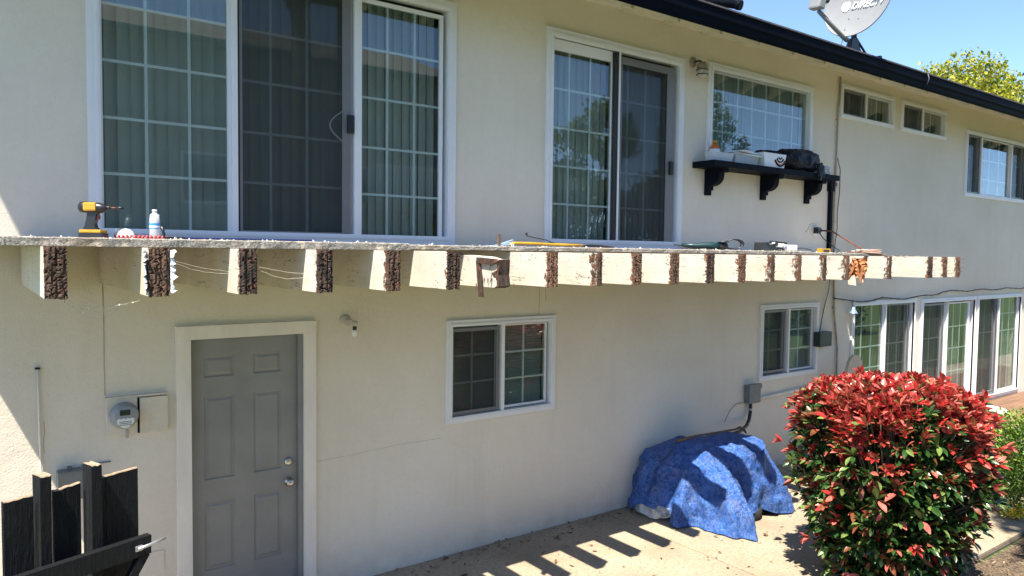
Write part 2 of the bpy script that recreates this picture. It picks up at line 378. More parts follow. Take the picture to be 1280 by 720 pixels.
# roof: two slopes, soffit boards, rafters, gutter
SL = .37; RX0, RX1 = -.74, 22.5
def roofz(y): return 5.24 + SL * y        # underside of the roof deck
w = MB()
w.prism([(-.80, roofz(-.80) + .001), (4.0, roofz(4.0)), (8.8, roofz(-.8)), (8.8, roofz(-.8) + .09), (4.0, roofz(4.0) + .09), (-.80, roofz(-.80) + .09)], RX0, RX1)
w.build('roof', ROOFMAT, house)
w = MB(); w.prism([(-.79, roofz(-.79) - .018), (-.002, roofz(0) - .018), (-.002, roofz(0) - .001), (-.79, roofz(-.79) - .001)], RX0 + .02, RX1 - .02)
w.build('soffit', EAVE, house)
w = MB(); w.box(XL, XR, -.022, -.0005, 5.092, 5.222); w.box(XL, XR, -.0005, .10, ZT + .001, 5.222); w.build('frieze', EAVE, house)
rm = MB(); rm.prism([(-.745, -.170 - SL * .745), (-.024, -.170 - SL * .024), (-.021, -.02 - SL * .021), (-.745, -.02 - SL * .745)], -.019, .019)
rme = rm.mesh('rafter', EAVE)
k = 0; x = 5.39 - .61 * 9
while x < 22: inst('rafter', rme, house, (x, 0, 5.24)); x += .608
# gutter: K profile with lip and a joint band
GP = [(-.75, 4.83), (-.80, 4.80), (-.815, 4.83), (-.822, 4.875), (-.838, 4.90), (-.842, 4.975), (-.852, 4.98), (-.852, 4.992), (-.836, 4.992), (-.828, 4.98), (-.826, 4.91), (-.80, 4.84), (-.765, 4.85), (-.765, 4.99), (-.75, 4.99)]
w = MB(); w.prism(GP, RX0, RX1); gut = w.build('gutter', GUTTER, house)
w = MB(); w.prism([(y - .004 if y < -.79 else y, z - .003 if z < 4.9 else z + .003) for y, z in GP[:8]] + [(-.83, 4.998), (-.80, 4.85)], 9.95, 9.99); w.build('gutter_joint', GUTTER, gut)
w = MB(); w.tube([(9.98, -.86, 4.99), (9.975, -.88, 4.93), (9.97, -.86, 4.86)], .004, 5); w.build('gutter_strap', GREYBOX, gut)
w = MB(); w.box(RX0, RX1, -.749, -.72, 4.85, 5.0); w.build('fascia', BLACK, house)

# ------------------------------------------------------------------ windows
def blind_mesh(h):
    m_ = MB(); n = 4; wd = .088; vs = []
    for z in (0, h):
        for i in range(n + 1): u = -wd / 2 + wd * i / n; vs.append((u, .010 * (1 - (2 * u / wd) ** 2), z))
    m_.add(vs, [(i, i + 1, n + 2 + i, n + 1 + i) for i in range(n)], 0, True); return m_.mesh('blind_slat', BLINDMAT)
def bar(parent, name, mat, x0, x1, z0, z1, y0, y1, bev=0):
    m_ = MB(); (m_.bbox(x0, x1, y0, y1, z0, z1, bev) if bev else m_.box(x0, x1, y0, y1, z0, z1)); return m_.build(name, mat, parent)
def window(label, outer, tw, panels, blind='v', posts=(), sill=False, mat=TRIM, twist=7):
    X0, X1, Z0, Z1 = outer; m_ = MB()
    # mitred trim with a stepped inner lip
    for (a, bq, y0, y1) in ((0, tw, -.024, .0), (tw * .55, tw * .80, -.032, -.0241)):
        x0, x1, z0, z1 = X0 + a, X1 - a, Z0 + a, Z1 - a; q = bq - a
        for quad in ([(x0, z0), (x0 + q, z0 + q), (x0 + q, z1 - q), (x0, z1)], [(x1, z0), (x1, z1), (x1 - q, z1 - q), (x1 - q, z0 + q)],
                     [(x0 + .0005, z1), (x0 + q + .0005, z1 - q), (x1 - q - .0005, z1 - q), (x1 - .0005, z1)], [(x0 + .0005, z0), (x1 - .0005, z0), (x1 - q - .0005, z0 + q), (x0 + q + .0005, z0 + q)]):
            m_.prism(quad, y0, y1, 'y')
    # jamb liner
    a = tw * .8
    ix0, ix1, iz0, iz1 = X0 + a, X1 - a, Z0 + a, Z1 - a; th = .012
    m_.box(ix0 - .001, ix0 + th, -.028, .07, iz0, iz1); m_.box(ix1 - th, ix1 + .001, -.028, .07, iz0, iz1); m_.box(ix0 + th, ix1 - th, -.028, .07, iz0 - .001, iz0 + th); m_.box(ix0 + th, ix1 - th, -.028, .07, iz1 - th, iz1 + .001)
    win = m_.build('window', mat, house, label=label)
    for (xa, xb) in posts: bar(win, 'mullion', mat, xa, xb, iz0 + th + .001, iz1 - th - .001, -.018, .05, .002)
    for p in panels:
        xa, xb, za, zb, kind, vs_, hs_ = p[:7]; fr = p[7] if len(p) > 7 else (.03, .03, .03, .03)
        yg = .030 if kind == 'glass' else .048
        # sash
        s_ = MB(); l, r_, bt, tp = fr; y0, y1 = yg - .018, yg + .012
        s_.box(xa - l, xa, y0, y1, za - bt, zb + tp); s_.box(xb, xb + r_, y0, y1, za - bt, zb + tp); s_.box(xa, xb, y0, y1, za - bt, za); s_.box(xa, xb, y0, y1, zb, zb + tp)
        s_.build('sash', mat if kind == 'glass' else mat, win)
        bar(win, 'pane', GLASS, xa - .004, xb + .004, za - .004, zb + .004, yg - .003, yg + .003)
        for v in vs_: bar(win, 'muntin', TRIM, v - .009, v + .009, za, zb, yg + .004, yg + .014)
        for h in hs_: bar(win, 'muntin', TRIM, xa, xb, h - .009, h + .009, yg + .005, yg + .0135)
        if kind == 'screen':
            sf = MB(); q = p[8] if len(p) > 8 else .03; y0, y1 = -.004, .008
            sf.box(xa - .012, xa + .008, y0, y1, za - .02, zb + .02); sf.box(xb - q, xb + .012, y0, y1, za - .02, zb + .02)
            sf.box(xa + .008, xb - q, y0, y1, za - .02, za + .012); sf.box(xa + .008, xb - q, y0, y1, zb - q * .5, zb + .02)
            so_ = sf.build('screen_frame', SCREENFRAME, win)
            bar(win, 'insect_screen', SCREEN, xa + .004, xb - q + .004, za + .006, zb - q * .5 + .004, .001, .003)
            bar(win, 'seal', RUBBER, xa - .026, xa - .013, za - .02, zb + .02, -.010, .02)
        if blind == 'v':
            hgt = zb - za + .10; key = round(hgt, 3)
            if key not in BL: BL[key] = blind_mesh(hgt)
            x_ = xa - .01
            while x_ < xb + .02:
                inst('blind_slat', BL[key], win, (x_, .135 + random.uniform(-.004, .004), za - .05), (0, 0, R(twist + random.uniform(-5, 5) * (1 if twist < 20 else 1.6)))); x_ += .0775
        elif blind == 'h':
            m2 = MB(); z_ = za - .02
            while z_ < zb + .03: m2.box(xa - .02, xb + .02, .098, .122, z_, z_ + .0025, M=Matrix.Translation((0, .11, z_)) @ Matrix.Rotation(R(52), 4, 'X') @ Matrix.Translation((0, -.11, -z_))); z_ += .0245
            m2.build('blind', BLINDMAT, win, stuff=True)
    return win
BL = {}
hz = [3.137, 3.50, 3.866, 4.228]
W1 = window('large three panel sliding glass door with tall closed blinds', (.665, 3.41, 2.705, 4.745), .075,
       [(.755, 1.535, 2.778, 4.59, 'glass', [1.016, 1.287], hz), (1.625, 2.448, 2.778, 4.61, 'screen', [1.854, 2.13], hz, (.03, .035, .03, .03), .058),
        (2.56, 3.27, 2.765, 4.60, 'glass', [2.793, 3.041], [3.103, 3.475, 3.866, 4.25])], posts=[(1.556, 1.598), (2.486, 2.546)], twist=13)
m_ = MB(); m_.bbox(2.425, 2.475, -.035, -.006, 3.56, 3.70, .006); m_.build('latch', BLACKPLASTIC, W1)
m_ = MB(); m_.tube([(2.40 - .11 * math.sin(math.pi * i / 10), -.0005, 3.49 + .24 * i / 10) for i in range(11)], .006, 6); m_.build('pull_ring', SCREENFRAME, W1)
h2 = [3.12, 3.48, 3.84, 4.208]
W2 = window('two panel sliding glass door beside the black shelf', (4.404, 6.312, 2.705, 4.748), .08,
       [(4.492, 5.262, 2.775, 4.56, 'glass', [4.724, 4.992], h2, (.01, .006, .03, .10)), (5.385, 6.165, 2.775, 4.61, 'screen', [5.532, 5.79], h2, (.015, .03, .03, .03), .105)], posts=[(5.335, 5.358)])
bar(W2, 'seal', RUBBER, 5.272, 5.332, 2.78, 4.66, -.012, .0)
m_ = MB(); m_.bbox(6.10, 6.15, -.035, -.006, 3.50, 3.64, .006); m_.build('latch', BLACKPLASTIC, W2)
window('wide picture window with seven columns above the black shelf', (6.715, 8.77, 3.685, 4.79), .075, [(6.795, 8.69, 3.765, 4.70, 'glass', [7.041, 7.308, 7.581, 7.856, 8.13, 8.407], [4.381, 4.058], (.006, .006, .006, .006))], twist=2)
window('small high slider nearer the wall conduit', (9.42, 10.85, 4.492, 4.937), .05, [(9.475, 10.05, 4.555, 4.86, 'screen', [9.76], [], (.008, .02, .01, .01), .02), (10.115, 10.765, 4.555, 4.86, 'glass', [10.44], [], (.02, .02, .01, .01))], posts=[(10.068, 10.10)])
window('small high slider farther to the right under the eave', (11.06, 12.49, 4.487, 4.935), .05, [(11.112, 11.69, 4.55, 4.86, 'screen', [11.40], [], (.008, .02, .01, .01), .02), (11.765, 12.40, 4.55, 4.86, 'glass', [12.07], [], (.02, .02, .01, .01))], posts=[(11.71, 11.75)])
window('three part upper window at the right end of the house', (13.22, 15.74, 3.655, 4.732), .06, [(13.295, 13.785, 3.735, 4.655, 'screen', [13.54], [], (.01, .02, .012, .012), .02), (13.88, 15.03, 3.735, 4.655, 'glass', [14.26, 14.65], [3.985, 4.31], (.03, .03, .012, .012)), (15.14, 15.655, 3.735, 4.655, 'screen', [15.40], [3.985, 4.31], (.02, .01, .012, .012), .02)], posts=[(13.81, 13.85), (15.07, 15.11)])
window('ground floor slider with horizontal blinds right of the grey door', (3.34, 4.552, 1.160, 2.060), .055, [(3.41, 3.89, 1.245, 1.965, 'screen', [3.647], [1.737, 1.495], (.01, .02, .02, .012), .018), (3.972, 4.455, 1.25, 1.985, 'glass', [4.208], [1.737, 1.490], (.012, .012, .02, .01))], blind='h', posts=[(3.922, 3.958)])
window('ground floor slider beside the green wall box', (7.797, 9.058, 1.112, 2.042), .055, [(7.868, 8.33, 1.215, 1.955, 'screen', [8.072], [1.715, 1.467], (.01, .04, .03, .012), .018), (8.44, 8.96, 1.205, 1.957, 'glass', [8.684], [1.708, 1.46], (.02, .012, .02, .01))], blind='h', posts=[(8.385, 8.418)])
ha = [1.665, 1.36, 1.055, .75, .445]; hb = [1.515, 1.155, .775, .40]
window('left door of the ground floor trio with sunlit blinds', (9.887, 11.72, .03, 2.022), .06, [(9.965, 10.79, .13, 1.955, 'glass', [10.24, 10.51], ha, (.01, .02, .03, .012)), (10.86, 11.55, .13, 1.945, 'screen', [11.07, 11.31], ha, (.02, .07, .03, .012), .02)], posts=[(10.815, 10.84)], twist=48)
window('middle door of the ground floor trio', (11.90, 13.845, .03, 2.0), .06, [(11.985, 12.69, .13, 1.90, 'screen', [12.34], ha[:2] + [1.0, .6], (.02, .11, .03, .012), .02), (12.89, 13.63, .13, 1.895, 'glass', [13.135, 13.38], hb, (.06, .07, .03, .02))], posts=[(12.81, 12.826)], twist=52)
window('right door of the ground floor trio', (13.90, 15.81, .185, 2.0), .06, [(13.99, 14.775, .29, 1.935, 'screen', [14.39], [1.34], (.02, .03, .03, .012), .02), (14.885, 15.70, .28, 1.935, 'glass', [15.12, 15.40], [1.65, 1.34], (.02, .02, .03, .012))], posts=[(14.815, 14.855)], twist=60)

# ------------------------------------------------------------------ grey six panel door
m_ = MB()
m_.box(1.173, 1.268, -.026, .0, 0, 2.022); m_.box(2.075, 2.170, -.026, .0, 0, 2.022); m_.box(1.173, 2.170, -.029, .0, 2.023, 2.118)
dt = m_.build('door_trim', WOODTRIM, house)
m_ = MB(); m_.box(2.040, 2.074, -.004, .11, 0, 2.05); m_.box(1.236, 1.2695, -.004, .11, 0, 2.05); m_.box(1.27, 2.04, .0, .11, 2.022, 2.05); m_.build('door_jamb', GREY, house)
D0, D1, DZ0, DZ1, DY = 1.272, 2.038, .012, 2.018, .035
px_ = [(1.365, 1.577), (1.713, 1.922)]; pz_ = [(.345, .840), (1.005, 1.604), (1.742, 1.893)]
m_ = MB(); gx2 = sorted([D0, D1] + [v for p in px_ for v in p]); gz2 = sorted([DZ0, DZ1] + [v for p in pz_ for v in p])
def isp(cx, cz): return any(a < cx < b for a, b in px_) and any(a < cz < b for a, b in pz_)
for i in range(len(gx2) - 1):
    for j in range(len(gz2) - 1):
        if isp((gx2[i] + gx2[i + 1]) / 2, (gz2[j] + gz2[j + 1]) / 2): continue
        m_.add([(gx2[i], DY, gz2[j]), (gx2[i + 1], DY, gz2[j]), (gx2[i + 1], DY, gz2[j + 1]), (gx2[i], DY, gz2[j + 1])], [(0, 1, 2, 3)])
m_.box(D0, D1, DY + .02, DY + .045, DZ0, DZ1)
door = m_.build('door', GREY, house, label='grey six panel door')
for a, b_ in px_:
    for c, d in pz_:
        q = MB(); rings = [(0, 0), (.006, .009), (.016, .010), (.024, .006), (.034, .0015)]; vs = []
        for ins, dp in rings: vs += [(a + ins, DY + dp, c + ins), (b_ - ins, DY + dp, c + ins), (b_ - ins, DY + dp, d - ins), (a + ins, DY + dp, d - ins)]
        fs = [(r * 4 + k, r * 4 + (k + 1) % 4, r * 4 + 4 + (k + 1) % 4, r * 4 + 4 + k) for r in range(len(rings) - 1) for k in range(4)] + [tuple((len(rings) - 1) * 4 + k for k in range(4))]
        q.add(vs, fs); q.build('door_panel', GREY, door)
RY = Matrix.Rotation(R(90), 4, 'X')      # lathe z -> -y
def lathe_y(prof, x, z, y, mat, name, parent, n=20):
    q = MB(); q.lathe(prof, n, M=Matrix.Translation((x, y, z)) @ RY); return q.build(name, mat, parent)
lathe_y([(0, 0), (.032, 0), (.033, .006), (.014, .012), (.012, .028), (.024, .036), (.029, .048), (.026, .060), (.012, .066), (0, .066)], 1.97, .895, DY, CHROME, 'knob', door)
lathe_y([(0, 0), (.031, 0), (.031, .008), (.026, .018), (.014, .021), (0, .021)], 1.97, 1.048, DY, CHROME, 'deadbolt', door)

# ------------------------------------------------------------------ balcony: slab and sawn-off joists
bal = thing('balcony', 'stripped balcony with grey edge and sawn off rotten white joists', 'balcony', (0, 0, 2.43))
def edge_slab(name, x0, x1, ye, z0, z1, step=.035, mat=DECKEDGE, label=None):
    m_ = MB(); n = int((x1 - x0) / step); vs = []
    rows = [(0, z0), (0, z0 + (z1 - z0) * .5), (0, z1 - .006), (.008, z1)]
    for i in range(n + 1):
        x = x0 + (x1 - x0) * i / n; e = random.uniform(-.002, .002) + (.008 if random.random() < .03 else 0)
        for dy, z in rows: vs.append((x, ye + dy + e * (1 if z > z0 else .6) + random.uniform(-.0015, .0015), z + random.uniform(-.0012, .0012)))
        vs.append((x, -.002, z1)); vs.append((x, -.002, z0))
    q = 6; fs = [(i * q + k, i * q + (k + 1) % q, (i + 1) * q + (k + 1) % q, (i + 1) * q + k) for i in range(n) for k in range(q)] + [tuple(range(q)), tuple(n * q + k for k in range(q))]
    m_.add(vs, fs); return m_.build(name, mat, bal, label=label)
edge_slab('deck_slab', -.23, 2.20, -1.43, 2.661, 2.703); edge_slab('deck_slab', 2.203, 6.95, -1.18, 2.667, 2.697); edge_slab('deck_slab', 6.953, 8.48, -1.16, 2.664, 2.688)
m_ = MB(); m_.box(8.483, 9.36, -1.16, -.002, 2.6595, 2.667); m_.build('top_board', JOISTPAINT, bal, origin=(8.483, -1.16, 2.66))  # pale top strip, added to keep lit stripes off the wall below
JX = [.295, .717, 1.138, 1.549, 1.963, 2.372, 2.762, 3.155, 3.565, 3.965, 4.378, 4.805, 5.215, 5.62, 6.03, 6.44, 6.84, 7.25, 7.665, 8.575, 8.93, 9.26]
TIP = -1.59; JW, JH = .088, .232; NB = 2.658
def rot_mesh(seed):
    rr = random.Random(seed); m_ = MB(); nx, nz = 11, 34; vs = []; fs = []
    col = [rr.uniform(-.012, .014) for _ in range(nx + 1)]
    for j in range(nz + 1):
        for i in range(nx + 1):
            x = JW * i / nx; z = -JH + JH * j / nz
            e = col[i] * .55 + .003 * math.sin(z * 40 + col[i] * 400) + rr.uniform(-.002, .002) + (rr.uniform(.006, .02) if rr.random() < .12 else 0)
            if i in (0, nx): e = abs(e) * .6 + .004
            if i == 0 or i == nx: x += rr.uniform(-.002, .002)
            if j == 0: z += rr.uniform(-.006, .003)
            vs.append((x, -.010 + e * .75, z))
    for j in range(nz):
        for i in range(nx): a = j * (nx + 1) + i; fs.append((a, a + 1, a + nx + 2, a + nx + 1))
    nb = len(vs); ring = [i for i in range(nx + 1)] + [(j * (nx + 1) + nx) for j in range(1, nz + 1)] + [nz * (nx + 1) + i for i in range(nx - 1, -1, -1)] + [j * (nx + 1) for j in range(nz - 1, 0, -1)]
    for r_ in ring: v = vs[r_]; vs.append((min(max(v[0], .001), JW - .001), .03, min(max(v[2], -JH + .001), -.001)))
    for k_ in range(len(ring)): k2 = (k_ + 1) % len(ring); fs.append((ring[k_], nb + k_, nb + k2, ring[k2]))
    m_.add(vs, fs)
    # loose splinters
    for _ in range(9):
        x, z = rr.uniform(.005, JW - .005), rr.uniform(-JH + .01, -.01); dx, dz = rr.uniform(-.012, .012), rr.uniform(-.03, .03)
        m_.tube([(x, -.008, z), (x + dx, -.026, z + dz)], [.0035, .0008], 4)
    return m_.mesh('rotten_end', ROT)
rots = [rot_mesh(s_) for s_ in range(6)]
def joist_mesh(length):
    m_ = MB(); m_.box(0, JW, .004, length, -JH, 0); return m_.mesh('joist', JOISTPAINT)
jms = joist_mesh(1.555)
for i, x in enumerate(JX):
    if i in (6, 17): continue
    jo = inst('joist', jms, bal, (x, TIP + 0.0, NB)); jo['_o'] = (x, TIP, NB)
    re_ = inst('rotten_end', rots[i % 6], jo, (x + (.05 if i in (8, 13, 14, 15, 16, 18) else 0), TIP, NB))
    if i in (8, 13, 14, 15, 16, 18): re_.scale = (.42, 1, 1)
# broken seventh joist: shorter top, missing corner, hanging splinters
x = JX[6]
m_ = MB(); m_.prism([(TIP + .06, NB - JH), (-.035, NB - JH), (-.035, NB), (-1.0, NB), (-1.02, NB - .02), (-1.42, NB - .035), (-1.5, NB - .05), (TIP + .02, NB - .05), (TIP + .03, NB - .12), (TIP + .09, NB - .14), (TIP + .085, NB - .17), (TIP + .03, NB - .185), (TIP + .03, NB - .22)], x, x + JW)
bj = m_.build('joist', JOISTPAINT, bal, origin=(x, TIP, NB), label='broken joist with hanging splinters')
m_ = MB(); yy = -1.37
m_.prism([(yy, NB - .05), (yy + .03, NB - .06), (yy - .005, NB - .30), (yy - .05, NB - .30), (yy - .035, NB - .17)], x - .016, x - .001)
m_.prism([(yy + .02, NB - .04), (yy + .02, NB - .075), (TIP + .06, NB - .085), (TIP + .005, NB - .06), (TIP + .02, NB - .045)], x - .018, x - .002)
m_.prism([(TIP + .005, NB - .05), (TIP + .05, NB - .09), (TIP + .055, NB - .15), (TIP + .03, NB - .2), (TIP + .05, NB - .235), (TIP - .0, NB - .22), (TIP + .012, NB - .15)], x + .001, x + JW - .001)
for _ in range(14):
    y0 = random.uniform(TIP, -1.32); z0 = NB - random.uniform(.04, .22); m_.tube([(x - .006, y0, z0), (x - .012 - random.random() * .012, y0 + random.uniform(-.015, .015), z0 - random.uniform(.02, .06))], [.004, .001], 4)
m_.build('rotten_end', ROT, bj)
# broken joist with fresh orange splinters
x = JX[17]
m_ = MB(); m_.prism([(TIP + .16, NB - JH), (-.035, NB - JH), (-.035, NB), (TIP + .02, NB), (TIP + .03, NB - .02), (TIP + .12, NB - .03), (TIP + .18, NB - .10), (TIP + .14, NB - .16)], x, x + JW)
bj = m_.build('joist', JOISTPAINT, bal, origin=(x, TIP, NB), label='broken joist with bright orange splinters')
m_ = MB(); ny_, nz_ = 16, 14; vs = []; fs = []
for jj in range(nz_ + 1):
    for ii in range(ny_ + 1):
        v_ = ii / ny_; y = TIP - .004 + .235 * v_ * (1 - .25 * abs(jj / nz_ - .45)) + random.uniform(-.006, .006); z = NB - .022 - .185 * jj / nz_ + random.uniform(-.006, .006)
        vs.append((x - .006 + random.uniform(-.012, .022) + .02 * math.sin(ii * 1.1 + jj * .3), y, z))
for jj in range(nz_):
    for ii in range(ny_): a = jj * (ny_ + 1) + ii; fs.append((a, a + 1, a + ny_ + 2, a + ny_ + 1))
m_.add(vs, fs)
for (y0, z0, L, w_, sl) in ((.02, .10, .19, .030, .02), (.07, .13, .15, .022, -.03), (.11, .08, .13, .028, .04), (.15, .10, .09, .018, .05), (.045, .06, .10, .016, -.05), (.19, .05, .07, .014, .06)):
    ya, za = TIP + y0, NB - z0; xo = x - .018 - random.random() * .012
    m_.prism([(ya - w_ / 2, za), (ya + w_ / 2, za - .004), (ya + w_ * .35 + sl * .7, za - L * .72), (ya + sl, za - L), (ya - w_ * .3 + sl * .4, za - L * .6)], xo, xo + .012)
m_.build('rotten_end', ORANGEWOOD, bj)
m_ = MB(); m_.prism([(TIP + .10, NB - .20), (TIP + .18, NB - .2), (TIP + .17, NB - .29), (TIP + .09, NB - .30)], x - .012, x - .001); m_.prism([(TIP - .0, NB - .17), (TIP + .04, NB - .17), (TIP + .03, NB - .28), (TIP + .015, NB - .27)], x - .012, x - .001)
m_.build('splinter', JOISTPAINT, bj)
# filler blocks closing the side between the crowded right-hand joists
for xa, xb in ((JX[16] + JW + .003, JX[17] - .003), (JX[17] + JW + .003, JX[18] - .003)):
    pass
# nails standing out of the last three ends
for xj in JX[19:]:
    m_ = MB()
    for k in range(7):
        z = NB - .03 - k * .028; m_.tube([(xj + random.uniform(.0, .05), TIP - .002, z), (xj + random.uniform(-.02, .09), TIP - .05, z + random.uniform(-.012, .012))], .0024, 5)
    m_.build('nail', NAIL, bal, stuff=True)
# torn painted flashing beside the second joist
m_ = MB()
def jag(x, y0, y1, side):
    n = 22; vs = []
    for j in range(n + 1):
        z = NB - .012 - (JH - .03) * j / n; yy = y0 + random.uniform(-.03, .012)
        vs += [(x, y1, z), (x, y0 + .03, z), (x + side * random.uniform(.002, .022), yy, z + random.uniform(-.005, .005))]
    fs = []
    for j in range(n):
        for k in range(2): fs.append((j * 3 + k, j * 3 + k + 1, (j + 1) * 3 + k + 1, (j + 1) * 3 + k))
    m_.add(vs, fs); vs2 = [(a + side * .002, b, c) for a, b, c in vs]; m_.add(vs2, fs)
jag(JX[1] + JW + .006, TIP - .03, TIP + .10, 1); jag(JX[1] - .004, TIP - .005, TIP + .07, -1)
m_.build('torn_flashing', simple('pale_flashing', (.60, .64, .68), .5, .25, 20, .3, 60), bal)
# debris on the slab
m_ = MB()
for _ in range(260):
    x = random.uniform(0, 8.4); e = -1.41 if x < 2.1 else -1.15; y = e + abs(random.gauss(0, .12)); s_ = random.uniform(.002, .006) * (1.7 if random.random() < .08 else 1); z = 2.703 if x < 2.2 else (2.697 if x < 6.95 else 2.688)
    Mx = Matrix.Translation((x, y, z + s_ * .4)) @ Euler((random.random() * 3, random.random() * 3, random.random() * 3)).to_matrix().to_4x4()
    m_.box(-s_, s_, -s_ * .6, s_ * .6, -s_ * .3, s_ * .3, M=Mx)
tag(m_.build('plaster_crumbs', DEBRIS), 'pale crumbs and chips scattered along the balcony edge', 'debris', stuff=True)

# ------------------------------------------------------------------ wall fittings
WICKERL = simple('cream_fixture', (.50, .46, .39), .6, .15, 20, .1, 60)
def lamp_thing(label, x, z):
    return thing('wall_lamp', label, 'lamp', (x, 0, z))
t = lamp_thing('small caged wall lamp between the sliding door and wide window', 6.50, 4.74)
OLDBRASS = simple('aged_lamp_metal', (.30, .25, .19), .5, .3, 30, .2, 60, .4)
lathe_y([(0, 0), (.055, 0), (.055, .012), (.03, .028), (0, .03)], 6.46, 4.745, 0, OLDBRASS, 'base', t)
q = MB(); q.tube([(6.46, -.03, 4.745), (6.48, -.08, 4.75), (6.50, -.10, 4.72)], .012, 8); q.build('arm', DARKMETAL, t)
q = MB(); q.lathe([(0, .03), (.04, .03), (.058, .0), (.06, -.02), (.055, -.035), (0, -.035)], 18, M=Matrix.Translation((6.50, -.10, 4.70))); q.build('cap', OLDBRASS, t)
q = MB(); q.lathe([(.052, 0), (.058, -.03), (.055, -.075), (.035, -.095), (0, -.10)], 18, M=Matrix.Translation((6.50, -.10, 4.664))); q.build('lamp_glass', simple('dusty_glass', (.45, .42, .36), .25, .2, 30, .1, 60), t)
for zz in (4.65, 4.60): 
    q = MB(); q.tube([(6.50 + .063 * math.cos(a * math.pi / 8), -.10 + .063 * math.sin(a * math.pi / 8), zz) for a in range(17)], .005, 5, caps=False); q.build('cage_ring', DARKMETAL, t)
t = lamp_thing('bare bulb holder on a round white base right of the grey door', 2.44, 2.09)
lathe_y([(0, 0), (.045, 0), (.046, .012), (.036, .022), (0, .024)], 2.415, 2.105, 0, WICKERL, 'base', t)
q = MB(); q.tube([(2.42, -.022, 2.105), (2.44, -.06, 2.105), (2.455, -.075, 2.09)], .014, 8); q.build('arm', WICKERL, t)
q = MB(); q.lathe([(.0, .03), (.022, .03), (.024, .0), (.02, -.01), (0, -.01)], 14, M=Matrix.Translation((2.46, -.08, 2.075))); q.build('socket', WICKERL, t)
q = MB(); q.lathe([(.0, 0), (.016, 0), (.016, -.03), (0, -.03)], 14, M=Matrix.Translation((2.46, -.08, 2.064))); q.build('collar', BLACKPLASTIC, t)
q = MB(); q.lathe([(.014, 0), (.022, -.018), (.022, -.035), (.012, -.048), (0, -.05)], 14, M=Matrix.Translation((2.46, -.08, 2.034))); q.build('bulb', PLASTICWHITE, t)

t = thing('electricity_meter', 'round grey electricity meter with digital display on cream backing box', 'meter', (.93, 0, 1.42))
q = MB(); q.bbox(.745, .930, -.022, 0, 1.420, 1.665, .004); q.build('meter_box', STUCCO, t)
q = MB(); q.bbox(.942, 1.117, -.030, 0, 1.418, 1.655, .004); q.build('cover', STUCCO, t)
q = MB(); q.box(.932, .940, -.026, 0, 1.42, 1.655); q.build('gap', BLACK, t)
q = MB(); q.bbox(.740, 1.115, -.034, 0, 1.666, 1.676, .002); q.build('top_flange', STUCCO, t)
lathe_y([(.086, 0), (.088, .02), (.082, .03), (.080, .06), (.072, .075), (.060, .082), (0, .082)], .846, 1.553, -.022, simple('meter_grey', (.28, .30, .31), .3, .1, 30, .05, 60), 'dial_housing', t, 28)
q = MB(); q.box(.812, .872, -.108, -.1042, 1.565, 1.600); q.build('display', simple('lcd', (.02, .022, .022), .15, .1, 10, 0), t)
q = MB(); q.prism([(.795 + .10 * i / 8, 1.515 - .035 * math.sin(math.pi * i / 8)) for i in range(9)] + [(.895 - .10 * i / 8, 1.54 + .006 * (i % 2)) for i in range(9)], -.1065, -.1042, 'y'); q.build('nameplate', PLASTICWHITE, t)
for k in range(3):
    q = MB(); q.box(.808, .880, -.108, -.1066, 1.500 + k * .011, 1.503 + k * .011); q.build('printed_line', BLACK, t)
q = MB(); q.bbox(.856, .874, -.03, -.022, 1.395, 1.455, .003); q.build('seal_tag', GALV, t)
q = MB(); q.bbox(.462, .605, -.10, 0, 1.06, 1.242, .005); q.box(.52, .545, -.06, 0, 1.243, 1.258)
q.box(.60, .77, -.012, 0, 1.246, 1.252)
tag(q.build('junction_box', GREYBOX), 'grey utility box low on the wall behind the black gate', 'box')
q = MB(); q.bbox(.965, 1.088, -.006, 0, .448, .583, .002); tag(q.build('patch_plate', STUCCO), 'small cream cover plate low on the wall left of the door', 'cover plate')
q = MB(); q.tube([(.372, -.012, 1.90), (.374, -.014, 1.6), (.376, -.012, 1.42), (.39, -.014, .9), (.39, -.012, .02)], .006, 6); q.bbox(.358, .386, -.02, 0, 1.893, 1.905, .002, 1)
tag(q.build('wall_cable', [EAVE, BLACKPLASTIC]), 'thin painted cable running down the wall at far left', 'cable')

q = MB(); q.bbox(8.975, 9.255, -.10, 0, 1.462, 1.655, .008); q.box(9.01, 9.235, -.104, -.1005, 1.475, 1.48)
tag(q.build('junction_box', GREENBOX), 'dark green cable box right of the lower slider window', 'box')
t = thing('disconnect_box', 'grey electrical box with black conduit above the blue tarp', 'box', (7.6, 0, .875))
q = MB(); q.bbox(7.525, 7.745, -.085, 0, .875, 1.095, .006); q.build('box_body', GREYBOX, t)
q = MB(); q.bbox(7.515, 7.755, -.094, -.05, 1.05, 1.105, .004); q.build('lid', GREYBOX, t)
q = MB(); q.tube([(7.60, -.045, .875), (7.60, -.045, .76), (7.56, -.06, .68), (7.46, -.10, .63), (7.25, -.16, .60), (7.0, -.20, .60)], .021, 10); q.build('conduit', BLACKPLASTIC, t)
for pz in ((7.60, -.045, .80), (7.50, -.085, .645)):
    q = MB(); q.tube([(pz[0] - .0, pz[1], pz[2] - .012), (pz[0] + .0, pz[1], pz[2] + .012)], .026, 10); q.build('clamp', GALV, t)
q = MB(); q.tube([(7.50, -.01, .885), (7.36, -.02, .89), (7.22, -.03, .82), (7.15, -.02, .70)], .004, 5); q.build('thin_wire', GREYBOX, t)
q = MB(); q.tube([(7.757, -.025, .905), (8.3, -.025, .918), (8.9, -.025, .94), (9.9, -.025, .95)], .017, 8); tag(q.build('wall_pipe', EAVE), 'cream pipe running level from the grey electrical box', 'pipe')

